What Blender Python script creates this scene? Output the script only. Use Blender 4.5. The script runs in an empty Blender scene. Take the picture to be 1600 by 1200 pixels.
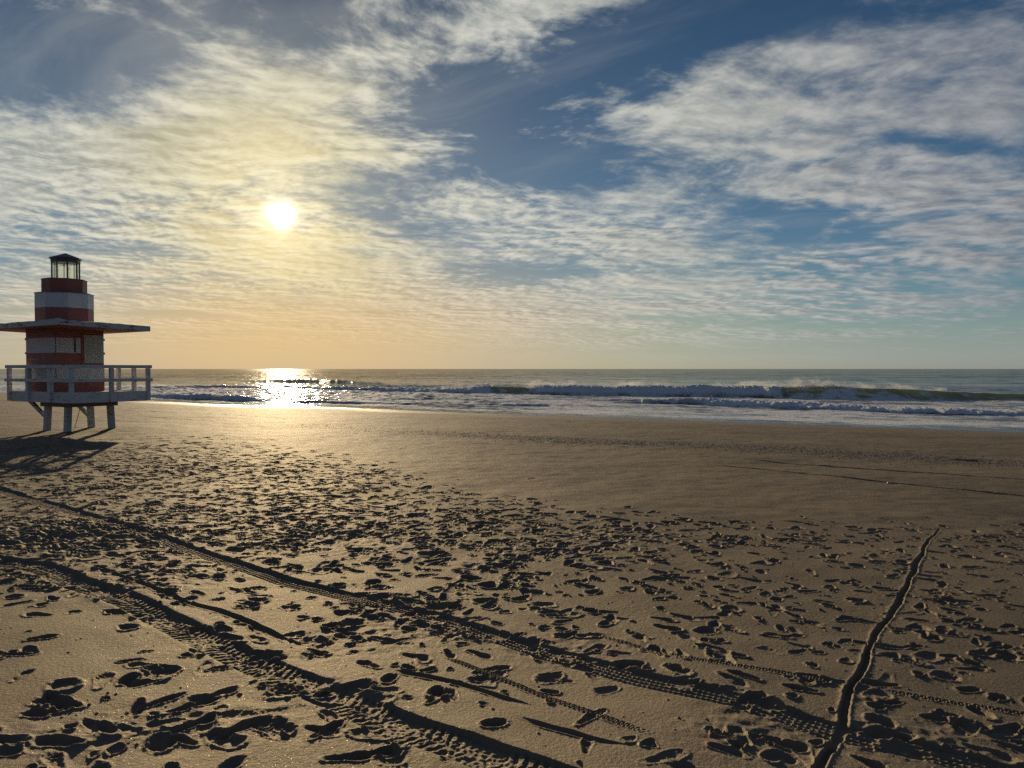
import bpy, math
import numpy as np
from math import radians, sin, cos, tan, pi

# ------------------------------------------------------------------ scene, camera, sky, sun, exposure
sc = bpy.context.scene
COL = sc.collection
FPX = 1156.0                     # focal length in photograph pixels (1600 wide)
EYE = 1.75                       # eye height above the dry sand
SEA = -0.70                      # still water level
HOR = 576.5                      # horizon row in the photograph

cam_d = bpy.data.cameras.new("camera")
cam_d.sensor_width = 36.0
cam_d.lens = FPX * 36.0 / 1600.0
cam_d.clip_start = 0.05
cam_d.clip_end = 100000.0
cam = bpy.data.objects.new("camera", cam_d)
COL.objects.link(cam)
cam.location = (0, 0, EYE)
cam.rotation_euler = (radians(90) - math.atan((600 - HOR) / FPX), 0, 0)
sc.camera = cam

sc.view_settings.view_transform = 'Standard'
sc.view_settings.look = 'None'
sc.view_settings.exposure = 0.0
sc.view_settings.gamma = 1.0
sc.cycles.use_denoising = False
sc.cycles.max_bounces = 6
sc.cycles.sample_clamp_indirect = 4.0
sc.cycles.caustics_reflective = False
sc.cycles.caustics_refractive = False

SUN_AZ, SUN_EL = radians(-17.3), radians(11.15)
SUN = (sin(SUN_AZ) * cos(SUN_EL), cos(SUN_AZ) * cos(SUN_EL), sin(SUN_EL))
sun_d = bpy.data.lights.new("sun", 'SUN')
sun_d.energy = 4.6
sun_d.angle = radians(0.55)
sun_d.color = (1.0, 0.80, 0.52)
sun_o = bpy.data.objects.new("sun", sun_d)
COL.objects.link(sun_o)
import mathutils
sun_o.rotation_euler = mathutils.Vector(SUN).to_track_quat('Z', 'Y').to_euler()
sun_o.location = (SUN[0] * 60, SUN[1] * 60, SUN[2] * 60)


def lin(r, g, b):
    f = lambda c: (c / 255 / 12.92) if c / 255 <= 0.04045 else ((c / 255 + 0.055) / 1.055) ** 2.4
    return (f(r), f(g), f(b), 1.0)


class NT:
    """small helper around a node tree"""
    def __init__(self, tree):
        self.t = tree; tree.nodes.clear()
    def n(self, typ, **kw):
        nd = self.t.nodes.new(typ)
        for k, v in kw.items(): setattr(nd, k, v)
        return nd
    def link(self, a, b): self.t.links.new(a, b)
    def put(self, sock, v):
        if isinstance(v, bpy.types.NodeSocket): self.link(v, sock)
        elif v is not None: sock.default_value = v
    def m(self, op, a, b=None, c=None, clamp=False):
        nd = self.n('ShaderNodeMath', operation=op); nd.use_clamp = clamp
        self.put(nd.inputs[0], a)
        if b is not None: self.put(nd.inputs[1], b)
        if c is not None: self.put(nd.inputs[2], c)
        return nd.outputs[0]
    def v(self, op, a, b=None, scale=None):
        nd = self.n('ShaderNodeVectorMath', operation=op)
        self.put(nd.inputs[0], a)
        if b is not None: self.put(nd.inputs[1], b)
        if scale is not None: self.put(nd.inputs['Scale'], scale)
        return nd.outputs['Value'] if op in ('DOT_PRODUCT', 'LENGTH') else nd.outputs['Vector']
    def xyz(self, x=0.0, y=0.0, z=0.0):
        nd = self.n('ShaderNodeCombineXYZ')
        for i, q in enumerate((x, y, z)): self.put(nd.inputs[i], q)
        return nd.outputs[0]
    def sep(self, a):
        nd = self.n('ShaderNodeSeparateXYZ'); self.put(nd.inputs[0], a); return nd.outputs
    def noise(self, vec, scale, detail=4.0, rough=0.5, dist=0.0, lac=2.0, color=False):
        nd = self.n('ShaderNodeTexNoise')
        self.put(nd.inputs['Vector'], vec); self.put(nd.inputs['Scale'], scale)
        nd.inputs['Detail'].default_value = detail; nd.inputs['Roughness'].default_value = rough
        nd.inputs['Distortion'].default_value = dist; nd.inputs['Lacunarity'].default_value = lac
        return nd.outputs['Color'] if color else nd.outputs['Fac']
    def ss(self, x, lo, hi, a=0.0, b=1.0):
        nd = self.n('ShaderNodeMapRange', interpolation_type='SMOOTHSTEP')
        for i, q in zip(('Value', 'From Min', 'From Max', 'To Min', 'To Max'), (x, lo, hi, a, b)): self.put(nd.inputs[i], q)
        return nd.outputs['Result']
    def lr(self, x, lo, hi, a=0.0, b=1.0):
        nd = self.n('ShaderNodeMapRange')
        for i, q in zip(('Value', 'From Min', 'From Max', 'To Min', 'To Max'), (x, lo, hi, a, b)): self.put(nd.inputs[i], q)
        return nd.outputs['Result']
    def mix(self, fac, a, b, blend='MIX'):
        nd = self.n('ShaderNodeMix', data_type='RGBA', blend_type=blend)
        self.put(nd.inputs[0], fac); self.put(nd.inputs[6], a); self.put(nd.inputs[7], b)
        return nd.outputs[2]
    def mixf(self, fac, a, b):
        nd = self.n('ShaderNodeMix', data_type='FLOAT')
        self.put(nd.inputs[0], fac); self.put(nd.inputs[2], a); self.put(nd.inputs[3], b)
        return nd.outputs[0]
    def ramp(self, fac, stops, interp='LINEAR'):
        nd = self.n('ShaderNodeValToRGB'); cr = nd.color_ramp; cr.interpolation = interp
        while len(cr.elements) < len(stops): cr.elements.new(0.5)
        for e, (p, c) in zip(cr.elements, stops): e.position = p; e.color = c
        self.put(nd.inputs[0], fac)
        return nd.outputs[0]


def build_sky():
    w = bpy.data.worlds.new("World"); sc.world = w; w.use_nodes = True
    w.cycles.sampling_method = 'MANUAL'; w.cycles.sample_map_resolution = 256
    T = NT(w.node_tree)
    D = T.v('NORMALIZE', T.n('ShaderNodeTexCoord').outputs['Generated'])
    dx, dy, dz = T.sep(D)
    # world-fixed gnomonic coordinates of the half of the sky over the sea (azimuth / elevation tangents)
    yy = T.m('MAXIMUM', dy, 0.06)
    U = T.m('DIVIDE', dx, yy); V = T.m('DIVIDE', dz, yy)
    front = T.ss(dy, 0.10, 0.55)
    el = T.m('MAXIMUM', dz, 0.0)
    mu = T.v('DOT_PRODUCT', D, SUN)
    ang = T.m('ARCCOSINE', T.m('MINIMUM', mu, 1.0))           # angle from the sun, radians

    def blob(px, py, sx, sy, rot, amp):
        u0, v0 = (px - 800) / FPX, (HOR - py) / FPX
        a, b = T.m('SUBTRACT', U, u0), T.m('SUBTRACT', V, v0)
        c, s = cos(radians(rot)), sin(radians(rot))
        p = T.m('ADD', T.m('MULTIPLY', a, c * FPX / sx), T.m('MULTIPLY', b, s * FPX / sx))
        q = T.m('ADD', T.m('MULTIPLY', a, -s * FPX / sy), T.m('MULTIPLY', b, c * FPX / sy))
        r2 = T.m('ADD', T.m('MULTIPLY', p, p), T.m('MULTIPLY', q, q))
        return T.m('MULTIPLY', T.m('POWER', 2.718281828, T.m('MULTIPLY', r2, -1.0)), amp)

    # ---- clear air: Nishita, graded to this morning's colours
    sky = T.n('ShaderNodeTexSky', sky_type='NISHITA')
    sky.sun_disc = False; sky.sun_elevation = SUN_EL; sky.sun_rotation = SUN_AZ
    sky.altitude = 0; sky.air_density = 1.0; sky.dust_density = 1.0; sky.ozone_density = 1.6
    T.link(D, sky.inputs['Vector'])
    grad = T.ramp(T.m('POWER', el, 0.5), [
        (0.00, lin(154, 155, 144)), (0.12, lin(156, 164, 156)), (0.22, lin(136, 158, 152)), (0.31, lin(100, 138, 152)),
        (0.42, lin(72, 112, 142)), (0.55, lin(50, 86, 120)), (0.66, lin(36, 68, 100)), (0.80, lin(30, 56, 100)), (1.0, lin(26, 48, 92))])
    side = T.ss(U, 0.05, 0.75)
    grad = T.mix(T.m('MULTIPLY', side, 0.55), grad, T.mix(1.0, grad, (0.66, 0.72, 0.80, 1), 'MULTIPLY'))
    warm = T.m('POWER', 2.718281828, T.m('MULTIPLY', T.m('MULTIPLY', ang, ang), -1 / 0.20 ** 2))
    low = T.ss(el, 0.26, 0.03)
    glowcol = T.mix(low, lin(220, 206, 160), lin(232, 190, 118))
    lowwarm = blob(440, 535, 450, 100, 0, 0.82)
    clear = T.mix(T.m('MULTIPLY', warm, 0.24), grad, glowcol)
    clear = T.mix(lowwarm, clear, lin(232, 190, 122))
    nish = T.v('SCALE', sky.outputs[0], scale=0.1)
    nish = T.v('MINIMUM', nish, (0.9, 0.9, 0.9))
    clear = T.mix(0.07, clear, nish)
    back = T.m('SUBTRACT', 1.0, T.ss(dy, -0.35, 0.5))
    clear = T.mix(T.m('MULTIPLY', back, 0.9), clear, T.ramp(T.m('POWER', el, 0.5), [(0.0, lin(72, 81, 92)), (0.5, lin(62, 76, 96)), (1.0, lin(40, 60, 92))]))

    # ---- clouds: a sheet high above the sea
    inv = T.m('DIVIDE', 1.0, T.m('ADD', el, 0.085))
    P = T.v('SCALE', T.xyz(dx, dy, 0.0), scale=inv)
    warp = T.noise(P, 1.1, 2.0, 0.5, color=True)
    warp = T.v('SUBTRACT', warp, (0.5, 0.5, 0.5))
    Pw = T.v('ADD', P, T.v('SCALE', warp, scale=0.38))
    rot = radians(28)                                           # the sheet is combed along one wind direction
    px_, py_, _ = T.sep(Pw)
    sx = T.m('ADD', T.m('MULTIPLY', px_, cos(rot)), T.m('MULTIPLY', py_, sin(rot)))
    sy = T.m('ADD', T.m('MULTIPLY', px_, -sin(rot)), T.m('MULTIPLY', py_, cos(rot)))
    Ps = T.xyz(T.m('MULTIPLY', sx, 0.72), sy, 3.7)

    Pb = T.xyz(T.m('MULTIPLY', sx, 1.05), sy, 9.1)

    cov = None
    for bl in CLOUD_BLOBS:
        g = blob(*bl); cov = g if cov is None else T.m('ADD', cov, g)
    cov = T.m('ADD', T.m('MULTIPLY', cov, front), T.m('MULTIPLY', T.m('SUBTRACT', 1.0, front), 0.05))

    soft = T.ss(T.m('ADD', U, T.m('MULTIPLY', T.m('SUBTRACT', T.noise(P, 0.9, 2.0), 0.5), 0.8)), 0.02, 0.42)   # rounder, thicker banks to the south
    patchy = T.lr(T.noise(P, 0.75, 2.0, 0.5), 0.32, 0.68, 0.35, 1.45)          # some fields are finely rippled, others almost smooth
    toward = (SUN[0] * 0.06, SUN[1] * 0.06, 0.0)

    def density(off):
        A = T.noise(T.v('ADD', Ps, off), 1.7, 10.0, 0.66, 0.0)
        B = T.mixf(soft, T.noise(T.v('ADD', Pb, off), 9.5, 6.0, 0.64, 0.0), T.noise(T.v('ADD', Pw, off), 4.8, 6.0, 0.56, 0.0))
        return T.m('ADD', T.m('MULTIPLY', T.m('SUBTRACT', A, 0.5), T.mixf(soft, 2.1, 1.7)), T.m('MULTIPLY', T.m('SUBTRACT', B, 0.5), T.m('MULTIPLY', T.mixf(soft, 1.25, 1.45), patchy)))
    n0 = density((0, 0, 0)); n1 = density(toward)
    raw = T.m('ADD', n0, cov)
    dens = T.ss(raw, -0.08, 0.62)
    thick = T.ss(raw, 0.25, 1.05)
    emb = T.m('MULTIPLY', T.m('SUBTRACT', n0, n1), 1.9)         # lit on the edge towards the sun
    emb = T.m('MAXIMUM', T.m('MINIMUM', emb, 0.5), -0.5)
    lit = T.ramp(T.m('DIVIDE', ang, 1.25), [
        (0.00, lin(255, 244, 205)), (0.07, lin(240, 230, 192)), (0.16, lin(226, 222, 204)), (0.28, lin(212, 211, 200)), (0.42, lin(200, 200, 190)),
        (0.58, lin(180, 180, 178)), (0.80, lin(150, 152, 156)), (1.0, lin(112, 120, 132))])
    dark = T.ramp(T.m('DIVIDE', ang, 1.25), [
        (0.00, lin(236, 206, 130)), (0.10, lin(184, 174, 140)), (0.20, lin(148, 154, 148)), (0.30, lin(134, 142, 144)), (0.45, lin(120, 128, 134)),
        (0.65, lin(106, 112, 122)), (1.0, lin(78, 88, 102))])
    lit = T.mix(T.m('MULTIPLY', lowwarm, 0.8), lit, lin(238, 194, 122))
    dark = T.mix(T.m('MULTIPLY', lowwarm, 0.8), dark, lin(204, 162, 106))
    shade = T.m('ADD', T.m('SUBTRACT', 0.78, T.m('MULTIPLY', thick, 0.50)), emb, clamp=True)
    cloud = T.mix(shade, dark, lit)
    hz = T.ss(el, 0.009, 0.060)                                  # the sheet sinks into the sea haze
    dens = T.m('MULTIPLY', T.m('MULTIPLY', dens, 0.95), T.mixf(hz, 0.10, 1.0))
    # a thin combed veil above it
    vx = T.m('ADD', T.m('MULTIPLY', px_, cos(radians(-35))), T.m('MULTIPLY', py_, sin(radians(-35))))
    vy = T.m('ADD', T.m('MULTIPLY', px_, -sin(radians(-35))), T.m('MULTIPLY', py_, cos(radians(-35))))
    veil = T.noise(T.xyz(T.m('MULTIPLY', vx, 0.30), vy, 21.0), 2.4, 8.0, 0.62, 0.3)
    veil = T.m('MULTIPLY', T.m('MULTIPLY', T.ss(veil, 0.47, 0.78), 0.16), hz)
    clear = T.mix(veil, clear, lit)
    col = T.mix(dens, clear, cloud)

    # ---- the sun behind thin cloud
    halo = T.m('POWER', 2.718281828, T.m('MULTIPLY', ang, -1 / 0.050))
    ca = T.m('DIVIDE', T.m('ADD', ang, T.m('MULTIPLY', T.m('SUBTRACT', T.noise(D, 34.0, 4.0, 0.6), 0.5), 0.013)), 0.0142)
    core = T.m('POWER', 2.718281828, T.m('MULTIPLY', T.m('MULTIPLY', ca, ca), -1.0))
    glow = T.v('ADD', T.v('SCALE', (1.0, 0.84, 0.50), scale=T.m('MULTIPLY', halo, 0.36)),
               T.v('SCALE', (1.0, 0.92, 0.72), scale=T.m('MULTIPLY', core, 2.2)))
    col = T.v('ADD', col, glow)
    ground = T.ss(dz, -0.02, 0.0)
    col = T.mix(ground, lin(70, 66, 60), col)
    bg = T.n('ShaderNodeBackground'); bg.inputs['Strength'].default_value = 0.1
    T.link(T.v('SCALE', col, scale=10.0), bg.inputs['Color'])
    out = T.n('ShaderNodeOutputWorld'); T.link(bg.outputs[0], out.inputs['Surface'])


CLOUD_BLOBS = [   # where the sheet is thick (+) and torn open (-), as photograph rows/columns of the sky over the sea
    (480, 130, 280, 75, 14, 0.42), (820, 25, 150, 36, 15, 0.34), (190, 230, 380, 85, 8, 0.42), (350, 70, 90, 40, 30, 0.18),
    (420, 410, 640, 130, -4, 0.36), (430, 340, 200, 90, 0, 0.25), (60, 300, 200, 70, 0, 0.22), (560, 505, 800, 50, 0, 0.18),
    (1250, 270, 420, 80, -6, 0.33), (1540, 170, 170, 55, 10, 0.36), (1060, 195, 330, 32, 4, 0.34), (1480, 290, 260, 60, 0, 0.28),
    (930, 350, 220, 55, -14, 0.34), (1480, 400, 280, 60, 5, 0.25), (1150, 465, 460, 40, 0, 0.24), (1420, 90, 260, 30, 5, 0.24),
    (1200, 105, 300, 40, 12, 0.26), (1300, 525, 420, 8, 2, 0.20), (640, 255, 160, 26, -10, 0.22), (1000, 395, 160, 26, -10, 0.16),
    (90, 70, 240, 70, 0, -0.55), (760, 200, 130, 75, -30, -0.40), (1030, 75, 220, 62, 22, -0.46), (640, 280, 150, 28, 10, -0.22),
    (1250, 345, 150, 18, -14, -0.36), (1470, 228, 130, 14, -6, -0.4), (1060, 425, 230, 14, 0, -0.35), (880, 262, 170, 35, 0, -0.35),
    (250, 492, 150, 9, 0, -0.35), (110, 345, 130, 30, 8, -0.22), (1000, 330, 120, 20, 0, -0.1), (620, 215, 120, 30, 10, -0.12),
    (1400, 15, 260, 35, 0, -0.30), (800, 420, 200, 16, 4, -0.22), (1300, 505, 300, 14, 0, -0.22)]
build_sky()

# ------------------------------------------------------------------ numpy helpers
RNG = np.random.default_rng(11)


def vnoise(x, y, seed=0):
    """gradient noise on the plane, about -1..1"""
    xi = np.floor(x).astype(np.int64); yi = np.floor(y).astype(np.int64)
    xf = (x - xi).astype(np.float32); yf = (y - yi).astype(np.float32)
    u = xf * xf * xf * (xf * (xf * 6 - 15) + 10); v = yf * yf * yf * (yf * (yf * 6 - 15) + 10)
    tab = np.random.default_rng(seed + 77).permutation(4096).astype(np.int32)
    an = np.random.default_rng(seed + 5).uniform(0, 2 * pi, 4096)
    gx, gy = np.cos(an).astype(np.float32), np.sin(an).astype(np.float32)

    def g(ix, iy, fx, fy):
        h = tab[(tab[ix & 4095] + iy) & 4095]
        return gx[h] * fx + gy[h] * fy
    a = g(xi, yi, xf, yf); b = g(xi + 1, yi, xf - 1, yf)
    c = g(xi, yi + 1, xf, yf - 1); d = g(xi + 1, yi + 1, xf - 1, yf - 1)
    return 1.5 * ((a + (b - a) * u) * (1 - v) + (c + (d - c) * u) * v)


def fbm(x, y, octaves=4, seed=0, gain=0.5):
    s = 0; a = 1.0
    for o in range(octaves):
        s = s + a * vnoise(x * 2 ** o + 13.7 * o, y * 2 ** o - 7.3 * o, seed + o); a *= gain
    return s


def sstep(x, a, b):
    t = np.clip((x - a) / (b - a), 0, 1); return t * t * (3 - 2 * t)


def shore(x, y):
    """metres inland of the waterline (negative out at sea)"""
    return (40.5 - 0.63 * x - y + 1.6 * np.sin(x * 0.11 + 0.8) + 0.5 * np.sin(x * 0.37) - 2.0 * np.exp(-((x - 3.5) / 8.0) ** 2)) / 1.182


def beach_z(s):
    t = np.clip(1 - s / 22.0, 0, None)
    z = SEA * np.where(s > 0, np.minimum(t, 1) ** 1.25, 1.0)
    return z + np.where(s < 0, np.maximum(s * 0.05, -3.0), 0.0)


def ground_at(px, py):
    """where the ray through a photograph point meets the beach"""
    z = 0.0
    for _ in range(12):
        Y = (EYE - z) * FPX / max(py - HOR, 1.0); X = (px - 800) / FPX * Y
        z = 0.5 * z + 0.5 * float(beach_z(shore(X, Y)))
    return X, Y


def grid_mesh(name, R, TH, Z, attrs, closed, material):
    """one sheet over rings R and bearings TH; Z is (len(R), len(TH))"""
    nr, nt = len(R), len(TH)
    co = np.empty((nr * nt, 3), np.float32)
    co[:, 0] = (R[:, None] * np.sin(TH)[None, :]).ravel()
    co[:, 1] = (R[:, None] * np.cos(TH)[None, :]).ravel()
    co[:, 2] = Z.ravel()
    j = np.arange(nt if closed else nt - 1); jn = (j + 1) % nt
    i = np.arange(nr - 1)[:, None] * nt
    q = np.stack([i + j, i + jn, i + nt + jn, i + nt + j], axis=-1).reshape(-1, 4)[:, ::-1]
    loops = q.ravel().astype(np.int32); starts = np.arange(len(q), dtype=np.int32) * 4
    if closed:
        co = np.vstack([co, np.array([[0, 0, float(Z[0].mean())]], np.float32)])
        fan = np.stack([np.full(nt, nr * nt), jn, j], axis=-1).astype(np.int32)
        starts = np.concatenate([starts, len(loops) + np.arange(nt, dtype=np.int32) * 3])
        loops = np.concatenate([loops, fan.ravel()])
    me = bpy.data.meshes.new(name)
    me.vertices.add(len(co)); me.vertices.foreach_set("co", co.ravel())
    me.loops.add(len(loops)); me.loops.foreach_set("vertex_index", loops)
    me.polygons.add(len(starts)); me.polygons.foreach_set("loop_start", starts)
    me.polygons.foreach_set("use_smooth", np.ones(len(starts), bool))
    me.update(calc_edges=True)
    for k, a in attrs.items():
        at = me.attributes.new(k, 'FLOAT', 'POINT'); v = a.ravel().astype(np.float32)
        if closed: v = np.append(v, v[0])
        at.data.foreach_set("value", v)
    me.materials.append(material)
    o = bpy.data.objects.new(name, me); COL.objects.link(o); o["kind"] = "structure"
    return o


# ------------------------------------------------------------------ sand
def sand_material():
    m = bpy.data.materials.new("sand"); m.use_nodes = True; T = NT(m.node_tree)
    pos = T.n('ShaderNodeNewGeometry').outputs['Position']
    at = lambda k: T.n('ShaderNodeAttribute', attribute_name=k).outputs['Fac']
    wet, shell, dist = at('wet'), at('shell'), at('churn')
    big = T.noise(pos, 0.35, 4.0, 0.6); mid = T.noise(pos, 5.0, 5.0, 0.65); fine = T.noise(pos, 160.0, 3.0, 0.7)
    base = T.mix(T.ss(big, 0.38, 0.62), (0.116, 0.088, 0.060, 1), (0.166, 0.125, 0.083, 1))
    base = T.mix(T.m('MULTIPLY', T.ss(mid, 0.42, 0.75), 0.35), base, (0.18, 0.128, 0.084, 1))
    base = T.mix(T.m('MULTIPLY', T.ss(fine, 0.52, 0.8), 0.55), base, (0.10, 0.07, 0.046, 1))
    base = T.mix(T.m('MULTIPLY', dist, 0.25), base, (0.17, 0.122, 0.08, 1))
    base = T.mix(T.m('MULTIPLY', shell, T.ss(T.noise(pos, 22.0, 4.0, 0.7), 0.40, 0.62)), base, (0.115, 0.088, 0.08, 1))
    base = T.mix(wet, base, (0.12, 0.084, 0.056, 1))
    bs = T.n('ShaderNodeBsdfPrincipled'); T.put(bs.inputs['Base Color'], base)
    T.put(bs.inputs['Roughness'], T.mixf(wet, 0.82, 0.50)); bs.inputs['IOR'].default_value = 1.42
    T.put(bs.inputs['Specular IOR Level'], T.mixf(wet, 0.05, 0.24))
    # sand grains: every few millimetres a facet turned its own way
    vo = T.n('ShaderNodeTexVoronoi'); vo.inputs['Scale'].default_value = 330.0; T.put(vo.inputs['Vector'], pos)
    h = T.m('ADD', T.m('MULTIPLY', fine, 0.0035), T.m('MULTIPLY', T.noise(pos, 45.0, 4.0, 0.65), 0.010))
    h = T.m('ADD', h, T.m('MULTIPLY', vo.outputs['Distance'], 0.0022))
    b = T.n('ShaderNodeBump'); b.inputs['Strength'].default_value = 0.75; b.inputs['Distance'].default_value = 1.0
    T.put(b.inputs['Height'], h); T.link(b.outputs[0], bs.inputs['Normal'])
    # mica glint: a few grains in a hundred are small mirrors
    jit = T.v('SUBTRACT', vo.outputs['Color'], (0.5, 0.5, 0.5))
    nn = T.v('NORMALIZE', T.v('ADD', T.n('ShaderNodeNewGeometry').outputs['Normal'], T.v('SCALE', jit, scale=0.9)))
    gl = T.n('ShaderNodeBsdfGlossy'); gl.inputs['Roughness'].default_value = 0.25
    gl.inputs['Color'].default_value = (1.0, 0.90, 0.72, 1); T.link(nn, gl.inputs['Normal'])
    sel = T.sep(vo.outputs['Color'])[2]
    mx = T.n('ShaderNodeMixShader'); T.put(mx.inputs[0], T.m('MULTIPLY', T.m('GREATER_THAN', sel, 0.90), 0.014))
    T.link(bs.outputs[0], mx.inputs[1]); T.link(gl.outputs[0], mx.inputs[2])
    # broad warm glossy lobe: sand brightens when looking into the sun
    g2 = T.n('ShaderNodeBsdfGlossy'); g2.inputs['Roughness'].default_value = 0.62; g2.inputs['Color'].default_value = (1.0, 0.88, 0.66, 1)
    T.link(b.outputs[0], g2.inputs['Normal'])
    m2 = T.n('ShaderNodeMixShader'); m2.inputs[0].default_value = 0.074
    T.link(mx.outputs[0], m2.inputs[1]); T.link(g2.outputs[0], m2.inputs[2])
    out = T.n('ShaderNodeOutputMaterial'); T.link(m2.outputs[0], out.inputs['Surface'])
    return m




GRID = {}


def build_beach():
    da = 0.0012
    th = np.concatenate([np.arange(-180, -50, 4.0), np.arange(-50, -37, 0.18),
                         np.arange(-37, 37, math.degrees(da)), np.arange(37, 50, 0.18), np.arange(50, 179, 4.0)]) * pi / 180
    r = [1.2]
    while r[-1] < 2500:
        q = r[-1]
        st = 0.03 if q < 2.6 else (max(0.0038, q * 0.00125) if q < 21 else (q * 0.0035 if q < 90 else q * 0.03))
        r.append(q + st)
    R, TH = np.array(r), th
    SX, SY = np.sin(TH), np.cos(TH)
    X = (R[:, None] * SX[None, :]).astype(np.float32); Y = (R[:, None] * SY[None, :]).astype(np.float32)
    print("beach grid", X.shape)
    S = shore(X, Y)
    near = slice(0, int(np.searchsorted(R, 60)))
    Z = beach_z(S).astype(np.float32)
    dry = sstep(S, 1.0, 7.0)
    xn, yn = X[near], Y[near]
    # old relief of the dry sand, then small ripples and grit that every patch keeps
    rel = 0.035 * fbm(xn * 0.22, yn * 0.22, 3, 3) + 0.010 * fbm(xn * 1.3, yn * 1.3, 3, 9)
    Z[near] += (rel * dry[near]).astype(np.float32)
    H = np.zeros_like(Z); CH = np.zeros_like(Z)

    def window(x0, y0, L):
        r0, t0 = math.hypot(x0, y0), math.atan2(x0, y0)
        a, b = np.searchsorted(R, (r0 - L, r0 + L)); dt = L / max(r0, 0.3)
        c, d = np.searchsorted(TH, (t0 - dt, t0 + dt))
        return slice(a, b), slice(c, d)

    # ---- long marks: wheel ruts, a dug groove, drag lines
    def smooth_path(pts):
        P = np.array([ground_at(*p) for p in pts]); out = []
        P = np.vstack([2 * P[0] - P[1], P, 2 * P[-1] - P[-2]])
        for i in range(1, len(P) - 2):
            for t in np.linspace(0, 1, 7)[:-1]:
                a, b, c, d = P[i - 1:i + 3]
                out.append(0.5 * (2 * b + (c - a) * t + (2 * a - 5 * b + 4 * c - d) * t * t + (3 * b - a - 3 * c + d) * t ** 3))
        out.append(P[-2]); return np.array(out)

    def along(pts, reach):
        path = smooth_path(pts)
        Dm = {}; d_abs = np.full(Z.shape, 9.0, np.float32); sgn = np.zeros(Z.shape, np.float32); arc = np.zeros(Z.shape, np.float32); frac = np.zeros(Z.shape, np.float32)
        seg = np.linalg.norm(np.diff(path, axis=0), axis=1); cum = np.concatenate([[0], np.cumsum(seg)])
        for k in range(len(seg)):
            p, q = path[k], path[k + 1]; L = max(seg[k], 1e-6); u = (q - p) / L
            W = window(*(0.5 * (p + q)), 0.5 * L + reach + 0.02)
            dx, dy = X[W] - p[0], Y[W] - p[1]
            t = np.clip(dx * u[0] + dy * u[1], 0, L)
            ex, ey = dx - t * u[0], dy - t * u[1]
            d = np.hypot(ex, ey); better = d < d_abs[W]
            side = np.sign(dx * -u[1] + dy * u[0])
            d_abs[W] = np.where(better, d, d_abs[W]); sgn[W] = np.where(better, side, sgn[W])
            arc[W] = np.where(better, cum[k] + t, arc[W]); frac[W] = np.where(better, (cum[k] + t) / cum[-1], frac[W])
        M = d_abs < reach
        return M, d_abs[M] * sgn[M], arc[M], frac[M]

    def rut(pts, w, depth, tread, rim=0.012, ends=(0.02, 0.02), seed=0, pitch=0.055):
        M, d, s, f = along(pts, w * 2.4)
        x, y = X[M], Y[M]
        wob = 0.035 * w * vnoise(s * 2.1, s * 0 + seed, seed) + 0.03 * w * vnoise(x * 14, y * 14, seed + 1)
        d2 = d + wob; a = np.abs(d2)
        k = sstep(f, 0, max(ends[0], 1e-3)) * (1 - sstep(f, 1 - max(ends[1], 1e-3), 1))
        vary = 0.78 + 0.35 * vnoise(s * 0.9, s * 0 + 4.2, seed + 2)
        flo = 1 - sstep(a, w * 0.86, w * 1.08)
        z = -depth * vary * flo + rim * np.exp(-((a - w * 1.28) / (w * 0.22)) ** 2) * (0.7 + 0.9 * vnoise(x * 9, y * 9, seed + 3))
        if tread == 'chevron':
            ph = s / pitch + 1.1 * a / w * (1 if True else -1)
            bar = sstep(np.abs((ph % 1.0) - 0.5) + 0.10 * vnoise(x * 18, y * 18, seed + 7), 0.13, 0.30) * sstep(vnoise(x * 3.2, y * 3.2, seed + 8), -0.55, 0.15)
            rib = 1 - 0.8 * np.exp(-(a / (w * 0.12)) ** 2)
            z += flo * (0.010 * bar * rib - 0.005) + flo * 0.005 * vnoise(x * 40, y * 40, seed + 5)
        elif tread == 'rib':
            z += flo * (0.0045 * np.cos(d2 / w * pi * 5.5) + 0.0030 * sstep(np.sin(2 * pi * s / pitch + d2 * 30), 0.0, 0.7) - 0.002)
        elif tread == 'knob':
            cell = np.sin(2 * pi * s / pitch) * np.where(np.abs(d2) < w * 0.4, -1, 1)
            z += flo * 0.010 * sstep(cell, 0.1, 0.7)
        H[M] = H[M] * (1 - flo * k * 0.9) + z * k
        CH[M] = np.maximum(CH[M], 0.12 * flo * k)

    # ---- prints
    def stamp(x0, y0, lng, wid, ang, depth, rim, seed, rough, slope=0.0, kind=0, lop=0.0):
        L = lng * 0.9 + 0.10
        W = window(x0, y0, L)
        x, y = X[W] - x0, Y[W] - y0
        if x.size < 12: return
        c, s = cos(ang), sin(ang)
        u, v = x * c + y * s, -x * s + y * c
        nz = vnoise(X[W] * (1.6 / wid) + seed * 3.1, Y[W] * (1.6 / wid) - seed, seed % 50)
        nz2 = vnoise(X[W] * (4.5 / wid) - seed, Y[W] * (4.5 / wid) + seed * 1.7, (seed + 3) % 50)
        uu = u / (lng * 0.5)
        if kind == 0:       # a foot: heel, waist and ball
            ww = wid * 0.5 * (0.86 + 0.20 * np.sin(uu * 2.6 + 0.4) - 0.10 * np.exp(-((uu + 0.1) / 0.3) ** 2))
        else:               # a toe dig or a scuff: blunt bowl
            ww = wid * 0.5 * (1.0 + lop * uu)
        q = (np.abs(uu) ** 2.6 + np.abs(v / ww) ** 2.4) ** (1 / 2.5)
        q = q + rough * (0.60 * nz + 0.20 * nz2)
        inside = 1 - sstep(q, 0.30 + 0.48 * ((seed * 0.618) % 1.0) ** 0.6, 1.08)
        zin = -depth * (1 + 0.35 * slope * uu + 0.25 * nz)
        if kind == 0: zin = zin * (0.72 + 0.5 * np.exp(-((uu + 0.62) / 0.34) ** 2) + 0.38 * np.exp(-((uu - 0.55) / 0.36) ** 2))
        keep = H[W]
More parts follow.
